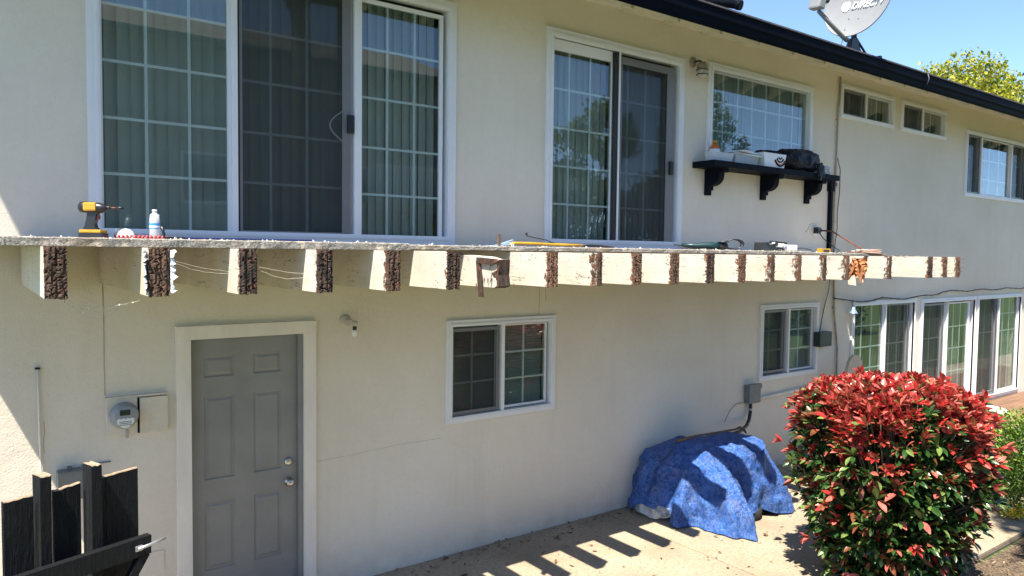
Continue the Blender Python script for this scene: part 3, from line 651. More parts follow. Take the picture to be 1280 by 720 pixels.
q = MB(); q.tube([(9.39, -.02, 5.02), (9.392, -.02, 4.75), (9.36, -.02, 4.6), (9.345, -.02, 3.7), (9.335, -.02, 3.0), (9.40, -.02, 2.2), (9.42, -.02, 1.9), (9.53, -.02, 1.4), (9.55, -.02, .0)], .012, 8)
for z in (4.45, 3.55, 3.1, 1.95): q.box(9.33 if z > 2 else 9.39, 9.37 if z > 2 else 9.44, -.034, 0, z, z + .012)
tag(q.build('wall_conduit', simple('tan_conduit', (.36, .29, .22), .7, .25, 20, .1, 60)), 'thin cream conduit running down the whole wall by the black post', 'conduit')
q = MB(); q.tube([(9.36, -.03, 3.95), (9.43, -.035, 3.80), (9.44, -.03, 3.5), (9.40, -.03, 3.25), (9.41, -.03, 3.0), (9.36, -.03, 2.75), (9.30, -.03, 2.5), (9.27, -.02, 2.2), (9.17, -.02, 1.95), (9.10, -.02, 1.7), (9.09, -.02, 1.655)], .006, 6)
tag(q.build('wall_cable', BLACKPLASTIC), 'slack black cable hanging from the shelf end down to the green box', 'cable')
t = thing('railing_post', 'black railing post against the wall under the right shelf end', 'post', (9.23, -.05, 2.69))
q = MB(); q.bbox(9.205, 9.255, -.050, -.005, 2.689, 3.54, .004); q.build('post', BLACK, t)
q = MB(); q.bbox(9.180, 9.275, -.062, -.003, 3.50, 3.64, .004); q.build('cap', BLACK, t)
q = MB(); q.bbox(9.278, 9.33, -.06, -.003, 3.57, 3.62, .004); q.build('bracket', REDRUST, t)
t = thing('wall_outlet', 'outdoor socket with two plugs and a brown cord by the black post', 'socket', (8.93, 0, 2.92))
q = MB(); q.bbox(8.885, 8.975, -.014, 0, 2.91, 3.025, .003); q.build('plate', PLASTICWHITE, t)
q = MB(); q.bbox(8.875, 8.95, -.08, -.014, 2.94, 3.02, .006); q.build('plug', BLACKPLASTIC, t)
q = MB(); q.bbox(8.955, 8.99, -.07, -.014, 2.96, 3.0, .005); q.build('plug', BLACKPLASTIC, t)
q = MB(); q.tube([(8.98, -.07, 2.98), (8.99, -.2, 2.97), (8.92, -.4, 2.88), (8.75, -.7, 2.76), (8.55, -.9, 2.71), (8.25, -1.05, 2.70)], .010, 7); q.build('brown_cord', REDRUST, t)
q = MB(); q.tube([(8.92, -.06, 2.96), (8.93, -.12, 2.88), (8.93, -.25, 2.78), (8.85, -.4, 2.72), (8.6, -.5, 2.70)], .006, 6); q.build('black_cord', BLACKPLASTIC, t)

# string light cable above the trio
pts = []
for i in range(60):
    u = i / 59; x = 9.36 + u * 6.9; z = 2.085 - .055 * math.sin(min(1, u / .18) * math.pi) * (1 if u < .18 else 0) + .012 * math.sin(u * 40) + (-.05 * math.sin((u - .1) / .35 * math.pi) if .1 < u < .45 else 0) + (.02 if u > .45 else 0)
    pts.append((x, -.045, z))
t = thing('string_light', 'dark cable strung above the ground floor doors with one hanging bulb', 'cable light', (9.8, -.045, 2.0))
q = MB(); q.tube(pts, .010, 6); q.tube([(p[0], p[1] + .006 * math.sin(i * 1.3), p[2] + .010 * math.cos(i * 1.7)) for i, p in enumerate(pts)], .006, 5)
q.build('cable', GREENBOX, t)
q = MB(); q.tube([(9.84, -.045, 2.03), (9.80, -.07, 1.99), (9.81, -.08, 1.95)], .005, 5); q.build('drop_wire', BLACKPLASTIC, t)
q = MB(); q.lathe([(.0, .03), (.018, .03), (.025, .0), (.055, -.05), (.062, -.062), (.055, -.06), (0, -.03)], 14, M=Matrix.Translation((9.80, -.08, 1.93))); q.build('lamp_shade', simple('blue_metal_shade', (.25, .38, .50), .3, .15, 20, 0, metal=.4), t)
q = MB(); q.lathe([(.0, .0), (.02, 0), (.026, -.02), (.018, -.04), (0, -.045)], 12, M=Matrix.Translation((9.80, -.08, 1.885))); q.build('bulb', PLASTICWHITE, t)

# ------------------------------------------------------------------ black shelf and what lies on it
t = thing('wall_shelf', 'long black wall shelf on three curved brackets under the wide window', 'shelf', (7.7, 0, 3.6))
q = MB(); q.bbox(6.49, 8.95, -.305, -.002, 3.602, 3.668, .003); q.build('shelf_board', BLACK, t)
prof = [(-.002, 3.600), (-.255, 3.600), (-.255, 3.555), (-.205, 3.555), (-.200, 3.520)] + [(-.070 - .13 * math.cos(a * math.pi / 16), 3.520 - .105 * math.sin(a * math.pi / 16)) for a in range(1, 9)] + [(-.055, 3.412), (-.055, 3.370), (-.030, 3.370), (-.030, 3.316), (-.002, 3.316)]
for x in (6.70, 7.725, 8.65):
    q = MB(); q.prism(prof, x, x + .092); q.build('bracket', BLACK, t)
Z = 3.669
t = thing('sauce_bottle', 'amber bottle with yellow cap at the left of the shelf', 'bottle', (6.72, -.12, Z))
q = MB(); q.lathe([(0, 0), (.055, 0), (.058, .02), (.058, .15), (.052, .175), (.028, .20), (.022, .205), (.022, .215), (0, .215)], 18, M=Matrix.Translation((6.74, -.10, Z))); q.build('bottle_body', AMBER, t)
q = MB(); q.lathe([(.061, .10), (.0605, .15), (.059, .15)], 18, M=Matrix.Translation((6.74, -.10, Z))); q.build('bottle_label', PLASTICWHITE, t)
q = MB(); q.lathe([(0, .216), (.027, .216), (.027, .24), (.022, .246), (0, .246)], 18, M=Matrix.Translation((6.74, -.10, Z))); q.build('cap', YELLOW, t)
def tubx(x0, x1, y0, y1, z0, z1, taper=.015):
    q = MB(); vs = []
    for (tz, tt) in ((z0, taper), (z1, 0), (z1, .006), (z0 + .003, taper + .004)):
        vs += [(x0 + tt, y0 + tt, tz), (x1 - tt, y0 + tt, tz), (x1 - tt, y1 - tt, tz), (x0 + tt, y1 - tt, tz)]
    fs = [(r * 4 + k, r * 4 + (k + 1) % 4, r * 4 + 4 + (k + 1) % 4, r * 4 + 4 + k) for r in range(3) for k in range(4)] + [(0, 1, 2, 3), (12, 13, 14, 15)]
    q.add(vs, fs); return q
FROST = simple('frosted_plastic', (.42, .45, .50), .3, .08, 12, .05, 40)
def make_frost():
    m, tt, b = newmat('frosted_clear'); out = [n for n in tt.nodes if n.type == 'OUTPUT_MATERIAL'][0]
    tr = N(tt, 'ShaderNodeBsdfTransparent'); mx = tt.nodes.new('ShaderNodeMixShader'); mx.inputs[0].default_value = .55
    b.inputs['Base Color'].default_value = (.62, .66, .72, 1); b.inputs['Roughness'].default_value = .25
    tt.links.new(tr.outputs[0], mx.inputs[1]); tt.links.new(b.outputs[0], mx.inputs[2]); tt.links.new(mx.outputs[0], out.inputs[0]); return m
FROSTC = make_frost()
tag(tubx(6.50, 6.86, -.27, -.17, Z, Z + .095).build('plastic_tub', FROSTC), 'low clear plastic tub at the left end of the shelf', 'tub')
tag(tubx(6.93, 7.36, -.24, -.06, Z, Z + .10).build('plastic_tub', FROSTC), 'frosted plastic tub with papers lying on it', 'tub')
t = thing('paper_stack', 'loose white papers fanned on the frosted tub', 'papers', (7.2, -.15, Z + .1))
for k in range(5):
    q = MB(); Mx = Matrix.Translation((7.17 + .01 * k, -.15, Z + .103 + k * .009)) @ Matrix.Rotation(R(-8 + 5 * k), 4, 'Z') @ Matrix.Rotation(R(1.5), 4, 'Y'); q.box(-.21, .21, -.10, .10, 0, .0075, M=Mx); q.build('sheet', PLASTICWHITE if k != 2 else SCREENFRAME, t)
t = thing('white_carton', 'white carton with black and red curved marks beside the black bag', 'carton', (7.6, -.15, Z))
q = MB(); q.prism([(7.43, Z), (7.80, Z), (7.845, Z + .165), (7.40, Z + .165)], -.27, -.06, 'y'); q.build('carton_body', PLASTICWHITE, t)
for k, (mt, rr_, dz) in enumerate(((BLACK, .060, .02), (REDCORD, .085, 0), (BLACK, .10, -.0), (DARKMETAL, .03, .04))):
    q = MB(); q.tube([(7.72 + rr_ * 1.1 * math.cos(a), -.2725, Z + .125 + dz * .3 + rr_ * math.sin(a)) for a in [math.pi + .35 + i * (math.pi - .7) / 12 for i in range(13)]], .0085 if k != 1 else .006, 5); q.build('printed_mark', mt, t)
# crumpled black bag
def blob(name, mat, cx, cy, cz, rx, ry, rz, seed, amp, parent=None, flat=.0, nu=40, nv=24):
    from mathutils import noise as mn
    q = MB(); vs = []
    for j in range(nv + 1):
        ph = math.pi * j / nv
        for i in range(nu):
            th = 2 * math.pi * i / nu; d = Vector((math.sin(ph) * math.cos(th), math.sin(ph) * math.sin(th), math.cos(ph)))
            e = Vector([math.copysign(abs(c) ** .7, c) for c in d]); n_ = mn.noise(d * 2.2 + Vector((seed, 0, 0))) + .5 * mn.noise(d * 5.1 + Vector((seed, 3, 0))) + .5 * abs(mn.noise(d * 9 + Vector((seed, 1, 0))))
            f_ = 1 + amp * n_; z = e.z * rz * f_; vs.append((cx + e.x * rx * f_, cy + e.y * ry * f_, max(cz + z, cz - rz * (1 - flat))))
    fs = [(j * nu + i, j * nu + (i + 1) % nu, (j + 1) * nu + (i + 1) % nu, (j + 1) * nu + i) for j in range(nv) for i in range(nu)]
    q.add(vs, fs, 0, False); return q.build(name, mat, parent)
BAG = simple('black_bag_plastic', (.008, .009, .013), .45, .3, 14, .8, 22, bdist=.01); BAG.node_tree.nodes['Principled BSDF'].inputs['Specular IOR Level'].default_value = .15
t = thing('black_bag', 'crumpled black plastic bag drooping over the shelf edge', 'bag', (8.2, -.16, Z))
blob('bag_body', BAG, 8.22, -.165, Z + .135, .39, .14, .135, 3, .14, t)
blob('bag_tail', BAG, 8.50, -.315, Z + .01, .07, .02, .10, 8, .3, t)
blob('bag_top', BAG, 7.72, -.13, Z + .195, .22, .09, .018, 5, .2, t)
q = MB(); q.tube([(8.28, -.305, Z + .19), (8.31, -.32, Z + .13), (8.27, -.31, Z + .06)], [.004, .012, .003], 6); q.build('blue_fold', BLUEPLASTIC, t)
tag(blob('cellophane', FROSTC, 8.82, -.14, Z + .06, .09, .08, .06, 11, .3), 'ball of clear cellophane at the right end of the shelf', 'cellophane')

# ------------------------------------------------------------------ tools on the balcony
ZD = 2.7035
t = thing('impact_driver', 'black and yellow cordless driver standing on the balcony at far left', 'power tool', (.585, -.8, ZD))
Mt = Matrix.Translation((.585, -.8, ZD)) @ Matrix.Rotation(R(-36.5), 4, 'Z')
q = MB(); q.bbox(-.062, .070, -.034, .034, .0, .030, .006, 0, Mt); q.bbox(-.055, .062, -.036, .036, .0305, .048, .004, 1, Mt); q.build('battery', [BLACKPLASTIC, YELLOW], t)
q = MB(); q.prism([(-.045, .049), (.035, .049), (.022, .062), (.018, .08), (.030, .130), (.034, .145), (-.018, .150), (-.024, .11), (-.034, .07)], -.017, .017, 'y', 0, Mt); q.build('handle', BLACKPLASTIC, t)
q = MB(); q.prism([(.028, .128), (.040, .128), (.040, .108), (.028, .100)], -.009, .009, 'y', 0, Mt); q.build('trigger', REDRUST, t)
Mh = Mt @ Matrix.Translation((-.07, 0, .172)) @ Matrix.Rotation(R(90 + 3), 4, 'Y')
q = MB(); q.lathe([(0, 0), (.018, .0), (.030, .010), (.032, .03), (.031, .10), (.026, .125), (.018, .145), (.012, .150), (0, .150)], 20, M=Mh); q.build('motor_housing', BLACKPLASTIC, t)
q = MB(); q.bbox(-.035, .035, -.0335, .0335, .150, .196, .008, 0, Mt); q.build('yellow_shell', YELLOW, t)
q = MB(); q.tube([Mt @ Vector((.078, 0, .170)), Mt @ Vector((.10, 0, .169))], .010, 10); q.build('chuck', DARKMETAL, t)
q = MB(); q.tube([Mt @ Vector((.10, 0, .169)), Mt @ Vector((.132, 0, .168))], .005, 8, 1); q.tube([Mt @ Vector((.132, 0, .168)), Mt @ Vector((.168, 0, .167))], .008, 8, 0); q.build('drill_bit', [BLACKPLASTIC, REDRUST], t)

t = thing('water_bottle', 'clear plastic water bottle with blue band standing on the balcony', 'bottle', (.975, -.4, ZD))
Mb = Matrix.Translation((.975, -.40, ZD))
q = MB(); q.lathe([(0, .002), (.028, 0), (.031, .008), (.030, .03), (.031, .036), (.030, .05), (.031, .065), (.031, .12), (.028, .145), (.016, .168), (.012, .174)], 22, M=Mb); q.build('bottle_body', FROSTC, t)
q = MB(); q.lathe([(0, .004), (.027, .004), (.027, .16), (0, .16)], 16, M=Mb); q.build('water', FROSTC, t)
q = MB(); q.lathe([(.0318, .072), (.0318, .105)], 22, M=Mb); q.lathe([(.0320, .078), (.0320, .09)], 22, 1, M=Mb); q.build('bottle_label', [simple('label_blue', (.05, .28, .62), .4, .1, 20, 0), PLASTICWHITE], t)
q = MB(); q.lathe([(0, .189), (.014, .189), (.015, .184), (.015, .174), (0, .174)], 16, M=Mb); q.build('cap', PLASTICWHITE, t)
t = thing('dust_mask', 'white cup shaped dust mask left of the water bottle', 'mask', (.80, -.42, ZD))
q = MB(); q.lathe([(.05, 0), (.048, .02), (.038, .045), (.02, .060), (0, .064)], 20, M=Matrix.Translation((.81, -.42, ZD)) @ Matrix.Scale(1.05, 4)); q.build('cup', simple('mask_fabric', (.62, .64, .70), .9, .05, 20, .2, 80), t)
q = MB(); q.tube([(.77, -.45, ZD + .02), (.745, -.47, ZD + .045), (.755, -.46, ZD + .065), (.785, -.44, ZD + .06)], .0025, 5); q.build('strap', GREYBOX, t)
q = MB(); q.tube([(.70 + .27 * i / 60, -.75 + .010 * math.sin(i * 1.35), ZD + .012 + .009 * math.cos(i * 1.35)) for i in range(61)], .006, 6)
tag(q.build('red_cord', REDCORD), 'coiled red cord lying left of the water bottle', 'cord')
q = MB(); q.bbox(1.04, 1.90, -.66, -.60, ZD, ZD + .020, .005); tag(q.build('pry_bar', BLUEPLASTIC), 'long dark blue flat bar lying on the balcony', 'bar')
q = MB(); q.tube([(.935, -.8, ZD + .075), (.945, -.8, ZD + .035), (.952, -.8, ZD + .008), (1.06, -.8, ZD + .008)], [.008, .009, .010, .010], 8); tag(q.build('hex_wrench', BLACKPLASTIC), 'bent black bar standing just right of the water bottle', 'tool')
t = thing('yellow_hose', 'yellow hose with black end lying along the balcony edge', 'hose', (3.6, -1.0, 2.697))
q = MB(); q.tube([(3.27, -1.0, 2.705), (3.32, -1.0, 2.722), (3.5, -.99, 2.722), (3.8, -1.0, 2.716), (3.99, -1.0, 2.714)], .0115, 8); q.build('hose', YELLOW, t)
q = MB(); q.tube([(3.99, -1.0, 2.713), (4.1, -.99, 2.715), (4.2, -1.0, 2.712), (4.32, -1.02, 2.700)], .010, 8); q.build('hose_end', BLACKPLASTIC, t)
q = MB(); q.tube([(3.43, -1.0, 2.798), (3.435, -1.0, 2.78), (3.50, -1.0, 2.768), (3.62, -1.0, 2.752), (3.74, -1.0, 2.715)], .0038, 6); q.tube([(3.428, -1.0, 2.806), (3.434, -1.0, 2.785)], .008, 6); tag(q.build('stray_wire', BLACKPLASTIC), 'stiff black wire sticking up behind the yellow hose', 'wire')
q = MB(); q.box(3.165, 3.187, -1.01, -.99, 2.697, 2.785); tag(q.build('wood_stake', BARK), 'short upright wood stub left of the yellow hose', 'stub')
q = MB()
for k in range(3): q.box(-.13, .13, -.008, .008, 0, .007, M=Matrix.Translation((3.17 + .03 * k, -1.0 + .02 * k, 2.701 + .006 * k)) @ Matrix.Rotation(R(-4 - 5 * k), 4, 'Y') @ Matrix.Rotation(R(10 * k - 8), 4, 'Z'))
tag(q.build('plastic_strip', simple('pale_blue_strip', (.35, .48, .60), .5, .2, 20, 0)), 'pale blue strips lying left of the yellow hose', 'strips')

t = thing('angle_grinder', 'dark teal angle grinder with coiled cord on the balcony', 'power tool', (5.75, -.85, 2.697))
ax = Vector((.82, -.57, 0)).normalized()
c0 = Vector((5.60, -.85, 2.735))
q = MB(); q.tube([c0 - ax * .16 + Vector((0, 0, .006)), c0 - ax * .05, c0 + ax * .02, c0 + ax * .12, c0 + ax * .2], [.016, .024, .032, .036, .030], 12); q.build('grinder_body', TEAL, t)
q = MB(); q.tube([c0 + ax * .19, c0 + ax * .23, c0 + ax * .27], [.034, .040, .026], 12); q.build('gear_head', BLACKPLASTIC, t)
q = MB(); q.tube([c0 + ax * .23 + Vector((0, 0, .034)), c0 + ax * .23 + Vector((0, 0, .042))], .055, 18); q.build('disc', DARKMETAL, t)
q = MB(); q.tube([c0 - ax * .155, c0 - ax * .23 + Vector((0, 0, .01)), c0 - ax * .2 + Vector((0, -.05, -.02)), c0 - ax * .05 + Vector((0, -.06, -.03)), c0 + ax * .1 + Vector((0, -.06, -.03))], .006, 6)
q.tube([c0 + ax * (.33 + .09 * math.cos(i * .5)) + Vector((0, .02 * math.sin(i * .3), .02 + .045 * math.sin(i * .5))) for i in range(30)], .006, 6); q.build('cord', BLACKPLASTIC, t)
t = thing('tool_bundle', 'black and white tool bundle with cables on the balcony', 'tools', (6.8, -.85, 2.697))
q = MB(); q.bbox(6.52, 6.80, -.90, -.80, 2.697, 2.785, .010); q.build('case', DARKMETAL, t)
q = MB()
for k in range(5): q.tube([(6.60 + .34 * i / 16, -.86 + .05 * math.sin(i * .4 + k), 2.712 + .017 * k + .018 * math.sin(i / 16 * math.pi)) for i in range(17)], .010, 6, k % 2)
q.build('cable_bundle', [BLACKPLASTIC, PLASTICWHITE], t)
q = MB(); q.bbox(6.95, 7.16, -.89, -.80, 2.700, 2.765, .012); q.tube([(6.93, -.86, 2.70), (6.95, -.86, 2.79)], .012, 8); q.build('white_tool', PLASTICWHITE, t)
q = MB(); q.tube([(7.16, -.85, 2.73), (7.35, -.84, 2.735), (7.5, -.83, 2.72), (7.6, -.8, 2.70)], .005, 6); q.build('lead', BLACKPLASTIC, t)
q = MB(); q.bbox(7.72, 7.91, -.83, -.77, 2.6885, 2.735, .006); q.box(7.76, 7.87, -.833, -.8305, 2.70, 2.722, 1)
tag(q.build('tape_measure', [YELLOW, BLACKPLASTIC]), 'small yellow and black box beside the black post', 'tape measure')
t = thing('deck_scrap', 'splintered painted board scrap on the right end of the balcony', 'board scrap', (8.3, -1.1, 2.69))
q = MB()
for k in range(6): q.box(-.30, .34 - .05 * k, -.02, .02, 0, .008, k % 2, Matrix.Translation((8.05 + .08 * k, -1.14 + .015 * k, 2.690 + .0075 * k)) @ Matrix.Rotation(R(random.uniform(-2, 2)), 4, 'Y') @ Matrix.Rotation(R(random.uniform(-6, 6)), 4, 'Z'))
q.build('splinter', [ORANGEWOOD, DEBRIS], t)

# cobwebs with caught paint flecks
WEB = simple('cobweb_thread', (.62, .58, .48), .9, .1, 40, 0)
q = MB()
def strand(a, b, sag, r=.0006, n=12):
    a, b = Vector(a), Vector(b); pts = [a.lerp(b, i / n) + Vector((random.uniform(-.004, .004), random.uniform(-.004, .004), -sag * math.sin(math.pi * i / n) + random.uniform(-.003, .003))) for i in range(n + 1)]; q.tube(pts, r, 4, caps=False); return pts
for k in range(2): strand((.81, -1.50, 2.605 - k * .002), (1.135, -1.45, 2.535 - .008 * k), .006 + .016 * k)
for k in range(2): strand((1.23, -1.50, 2.57), (1.548, -1.47, 2.52 - .010 * k), .006 + .03 * k, .0008)
for k in range(9):
    pts = strand((.39, -1.2 + random.uniform(-.2, .2), 2.42 - random.uniform(0, .03)), (.71, -1.3 + random.uniform(-.1, .2), 2.41 - random.uniform(0, .03)), random.uniform(.03, .10), .0006)
    for p in pts[2:-1]:
        if random.random() < .45: s_ = random.uniform(.002, .0065); q.box(-s_, s_, -.001, .001, -s_, s_, M=Matrix.Translation(p) @ Euler((0, random.random() * 3, random.random() * 3)).to_matrix().to_4x4())
tag(q.build('cobweb', WEB), 'dusty cobweb strands with paint flecks between the left joists', 'cobweb', stuff=True)

# ------------------------------------------------------------------ black gate, lower left
A = Vector((.674, -1.50, 0)); ug = Vector((.9404, .3401, 0)); gy = Vector((-.3401, .9404, 0))
MG = Matrix((( ug.x, gy.x, 0, A.x), (ug.y, gy.y, 0, A.y), (0, 0, 1, 0), (0, 0, 0, 1)))
t = thing('fence_gate', 'rough black wooden gate with uneven boards and a steel latch', 'gate', tuple(A))
def rough_mat():
    m, tt, b = newmat('rough_black_boards'); co = coords(tt)
    wv = noise(tt, co, 10, 4, .7, (6, 6, .9)); n2 = noise(tt, co, 60, 3, .6, (1, 1, .1))
    tt.links.new(mixcol(tt, ramp(tt, wv, .55, .8), (.006, .007, .010), (.022, .021, .022)), b.inputs['Base Color']); b.inputs['Roughness'].default_value = .6; b.inputs['Specular IOR Level'].default_value = .22
    p = bump(tt, b, wv, 1, .02); bump(tt, b, n2, .7, .006, p); return m
BOARDS = rough_mat(); LITTOP = simple('sunlit_board_top', (.30, .22, .15), .9, .4, 60, .3, 60)  # second, paler tone colours the board tops as sunlit edges
def board(x0, x1, y0, y1, ztop, slope=0, zb=.05):
    q = MB(); n = 6; vs = []
    tops = [ztop + slope * (i / n) + random.uniform(-.003, .003) for i in range(n + 1)]
    for i in range(n + 1):
        x = x0 + (x1 - x0) * i / n; vs += [(x, y0, zb), (x, y0, tops[i] - .004), (x, y0 + .003, tops[i]), (x, y1, tops[i]), (x, y1, zb)]
    fs = []; mi = []
    q.add([MG @ Vector(v) for v in vs], [(i * 5 + k, i * 5 + k + 1, i * 5 + 6 + k, i * 5 + 5 + k) for i in range(n) for k in (0, 3)] + [(0, 1, 2, 3, 4), tuple(n * 5 + k for k in (4, 3, 2, 1, 0))], 0)
    q.add([MG @ Vector(v) for v in vs], [(i * 5 + k, i * 5 + k + 1, i * 5 + 6 + k, i * 5 + 5 + k) for i in range(n) for k in (1, 2)], 1)
    return q.build('board', [BOARDS, LITTOP], t)
board(-.584, -.468, 0, .019, 1.578); board(-.384, -.269, 0, .019, 1.572, .012); board(-.181, .0, 0, .019, 1.583, .006)
board(-.448, -.402, -.02, .05, 1.655); board(-.244, -.198, -.05, .03, 1.662); board(-.76, -.62, 0, .019, 1.575); board(-.95, -.80, 0, .019, 1.58)
q = MB(); q.prism([(-1.0, 1.180), (.010, 1.183), (.012, 1.272), (-1.0, 1.272)], -.092, -.052, 'y', 0, MG); q.build('rail', BOARDS, t)
q = MB(); q.prism([(-.050, 1.178), (.005, 1.178), (-.05, 1.10), (-.32, .62), (-.40, .62)], -.090, -.055, 'y', 0, MG); q.build('brace', BOARDS, t)
q = MB(); q.prism([(-1.0, .45), (.01, .45), (.01, .54), (-1.0, .54)], -.092, -.052, 'y', 0, MG); q.build('rail', BOARDS, t)
q = MB(); q.tube([MG @ Vector((-.062, -.104, 1.226)), MG @ Vector((0, -.106, 1.232)), MG @ Vector((.075, -.104, 1.240))], .008, 8); q.bbox(-.070, -.035, -.101, -.093, 1.214, 1.240, .003, 0, MG); q.build('latch', GALV, t)

# ------------------------------------------------------------------ tarp pile, bag, pry bar
from mathutils import noise as mn
def tarp():
    cx, cy = 6.20, -.52
    # outline control: angle (deg), foot radius, hem height, shoulder height, shoulder radius
    ctl = [(-180, .63, .10, .54, .42), (-172, .66, .014, .55, .42), (-150, .64, .012, .56, .38), (-130, .70, .012, .56, .36), (-119, .80, .012, .56, .36), (-110, .97, .012, .57, .38), (-101, .72, .014, .58, .38), (-92, .52, .07, .62, .40), (-80, .50, .10, .66, .42),
           (-62, .55, .09, .68, .44), (-52, .78, .03, .70, .46), (-46, .90, .012, .70, .47), (-30, .86, .012, .69, .50), (-10, .80, .02, .68, .50), (15, .72, .06, .66, .46), (40, .66, .08, .66, .44), (60, .56, .10, .66, .42), (90, .47, .10, .66, .40), (120, .54, .10, .64, .42), (138, .84, .02, .60, .58), (152, .84, .03, .56, .58), (164, .72, .13, .54, .50), (180, .63, .10, .54, .42)]
    def ev(a, k):
        for i in range(len(ctl) - 1):
            if ctl[i][0] <= a <= ctl[i + 1][0]:
                u = (a - ctl[i][0]) / (ctl[i + 1][0] - ctl[i][0]); u = u * u * (3 - 2 * u); return ctl[i][k] * (1 - u) + ctl[i + 1][k] * u
    nu, nv = 220, 70; vs = []; fs = []
    for j in range(nv + 1):
        for i in range(nu):
            a = -180 + 360 * i / nu; rf, zh, zs, rs = (ev(a, k) for k in (1, 2, 3, 4)); th = R(a); tipf = abs(((a + 110 + 180) % 360) - 180) < 14 or False
            rs += .05 if (a > 130 or a < -150) else (.11 if -60 < a < 40 else .02); zs -= .03; s_ = j / nv
            apex = .71
            if s_ < .45:
                u = s_ / .45; r = rs * u; z = apex + (zs - apex) * u ** 2.8 + .03 * math.sin(3 * th + 1) * u
            else:
                u = (s_ - .45) / .55; r = rs + (rf - rs) * (u ** 1.25 * .75 + .25 * math.sin(u * math.pi / 2)); z = zs + (zh - zs) * (u ** 1.25)
                z -= .0
            fold = max(0, s_ - .3) / .7
            r += fold * (.048 * math.sin(th * 9 + 1.3 * math.sin(2 * th) + s_ * 1.5) + .020 * math.sin(th * 17 + 2 - s_ * 2) + .008 * math.sin(th * 37 + s_ * 5))
            p = Vector((cx + r * math.cos(th), cy + r * math.sin(th), z))
            n_ = mn.noise(p * 3.2) * .07 + mn.noise(p * 8) * .036 + (.5 - abs(mn.noise(p * 13 + Vector((5, 0, 0))))) * .030
            rad = Vector((math.cos(th) * s_, math.sin(th) * s_, 1 - s_ * .6)); p += rad * n_ * (1 if s_ < .93 else .4)
            if p.y > -.012: p.y = -.012 - .01 * random.random()
            p.z = max(p.z, .008 + .006 * random.random())
            vs.append(p)
    for j in range(nv):
        for i in range(nu): i2 = (i + 1) % nu; fs.append((j * nu + i, j * nu + i2, (j + 1) * nu + i2, (j + 1) * nu + i))
    q = MB(); q.add(vs, fs, 0, True); return q
t = thing('tarp_heap', 'crumpled blue tarp draped over a heap against the wall', 'tarp', (6.2, -.5, 0))
to = tarp().build('tarp_sheet', TARP, t)
for (x, y, z) in ((5.87, -1.41, .012), (5.63, -1.17, .012), (6.73, -1.17, .014)):
    q = MB(); q.tube([(x + .012 * math.cos(a * math.pi / 5), y + .012 * math.sin(a * math.pi / 5), z) for a in range(11)], .003, 5, caps=False); q.build('grommet', GALV, t)
BAGM = simple('dirty_white_sack', (.55, .53, .50), .6, .55, 9, .7, 18, bdist=.02)
tag(blob('plastic_sack', BAGM, 5.64, -.34, .07, .15, .20, .07, 21, .25), 'dirty white sack poking out from under the tarp at left', 'sack')
q = MB(); q.lathe([(.10, .0), (.16, .0), (.185, .03), (.185, .10), (.16, .13), (.10, .13)], 24, M=Matrix.Translation((6.35, -.88, .0))); tag(q.build('tyre', simple('worn_rubber', (.025, .025, .024), .8, .3, 30, .4, 60)), 'dark round rubber rim showing under the tarp hem', 'tyre')
t = thing('pry_bar', 'rusty bar with a forked claw lying on top of the tarp', 'bar', (6.3, -.5, .76))
RUST = simple('rusty_steel', (.15, .085, .045), .8, .4, 30, .4, 60)
q = MB(); q.tube([(5.86, -.42, .745), (6.1, -.47, .775), (6.4, -.53, .785), (6.62, -.56, .79), (6.68, -.57, .80)], [.016, .011, .011, .012, .014], 8); q.build('shaft', RUST, t)
q = MB(); q.tube([(6.68, -.57, .80), (6.74, -.585, .775), (6.77, -.59, .735)], [.014, .016, .008], 8); q.tube([(6.67, -.56, .80), (6.72, -.55, .80), (6.80, -.555, .755)], [.012, .012, .006], 8); q.build('claw', RUST, t)

# ------------------------------------------------------------------ leaves
def leaf_mesh(L, Wd, fold=.25, curl=.2):      # leaf along +x, up +z ; 12 quads
    n = 4; vs = []; fs = []
    for i in range(n + 1):
        u = i / n; w_ = Wd * .5 * (math.sin(math.pi * min(1, u * .93 + .04)) ** .8); zc = -curl * L * u * u
        vs += [(L * u, -w_, zc + fold * w_), (L * u, 0, zc), (L * u, w_, zc + fold * w_)]
    for i in range(n):
        for k in range(2): fs.append((i * 3 + k, i * 3 + k + 1, i * 3 + 4 + k, i * 3 + 3 + k))
    return np.array(vs), fs
def frame(d, upv=None, roll=0):
    d = d / np.linalg.norm(d); u = np.array([0, 0, 1.]) if abs(d[2]) < .95 else np.array([1., 0, 0])
    y = np.cross(u, d); y /= np.linalg.norm(y); z = np.cross(d, y)
    c, s_ = math.cos(roll), math.sin(roll); y2 = y * c + z * s_; z2 = z * c - y * s_
    return np.array([d, y2, z2]).T
def mass(name, mats, leaves, tmpl, parent, origin, stuff=True):
    V, F = tmpl; nvl = len(V); n = len(leaves); P = np.zeros((n * nvl, 3)); mi = []
    for i, (p, M3, s_, m_) in enumerate(leaves): P[i * nvl:(i + 1) * nvl] = (M3 @ (V * s_).T).T + p - np.array(origin); mi += [m_] * len(F)
    F = np.array(F); faces = (F[None] + (np.arange(n) * nvl)[:, None, None]).reshape(-1, F.shape[1])
    me = bpy.data.meshes.new(name); me.vertices.add(len(P)); me.vertices.foreach_set('co', P.ravel())
    me.loops.add(faces.size); me.loops.foreach_set('vertex_index', faces.ravel().astype(np.int32)); me.polygons.add(len(faces))
    me.polygons.foreach_set('loop_start', np.arange(0, faces.size, F.shape[1]).astype(np.int32))
    for m_ in mats: me.materials.append(m_)
    me.polygons.foreach_set('material_index', np.array(mi, dtype=np.int32)); me.update(calc_edges=True); me.validate()
    o = bpy.data.objects.new(name, me); COL.objects.link(o); o.parent = parent
    if stuff: o['kind'] = 'stuff'
    return o

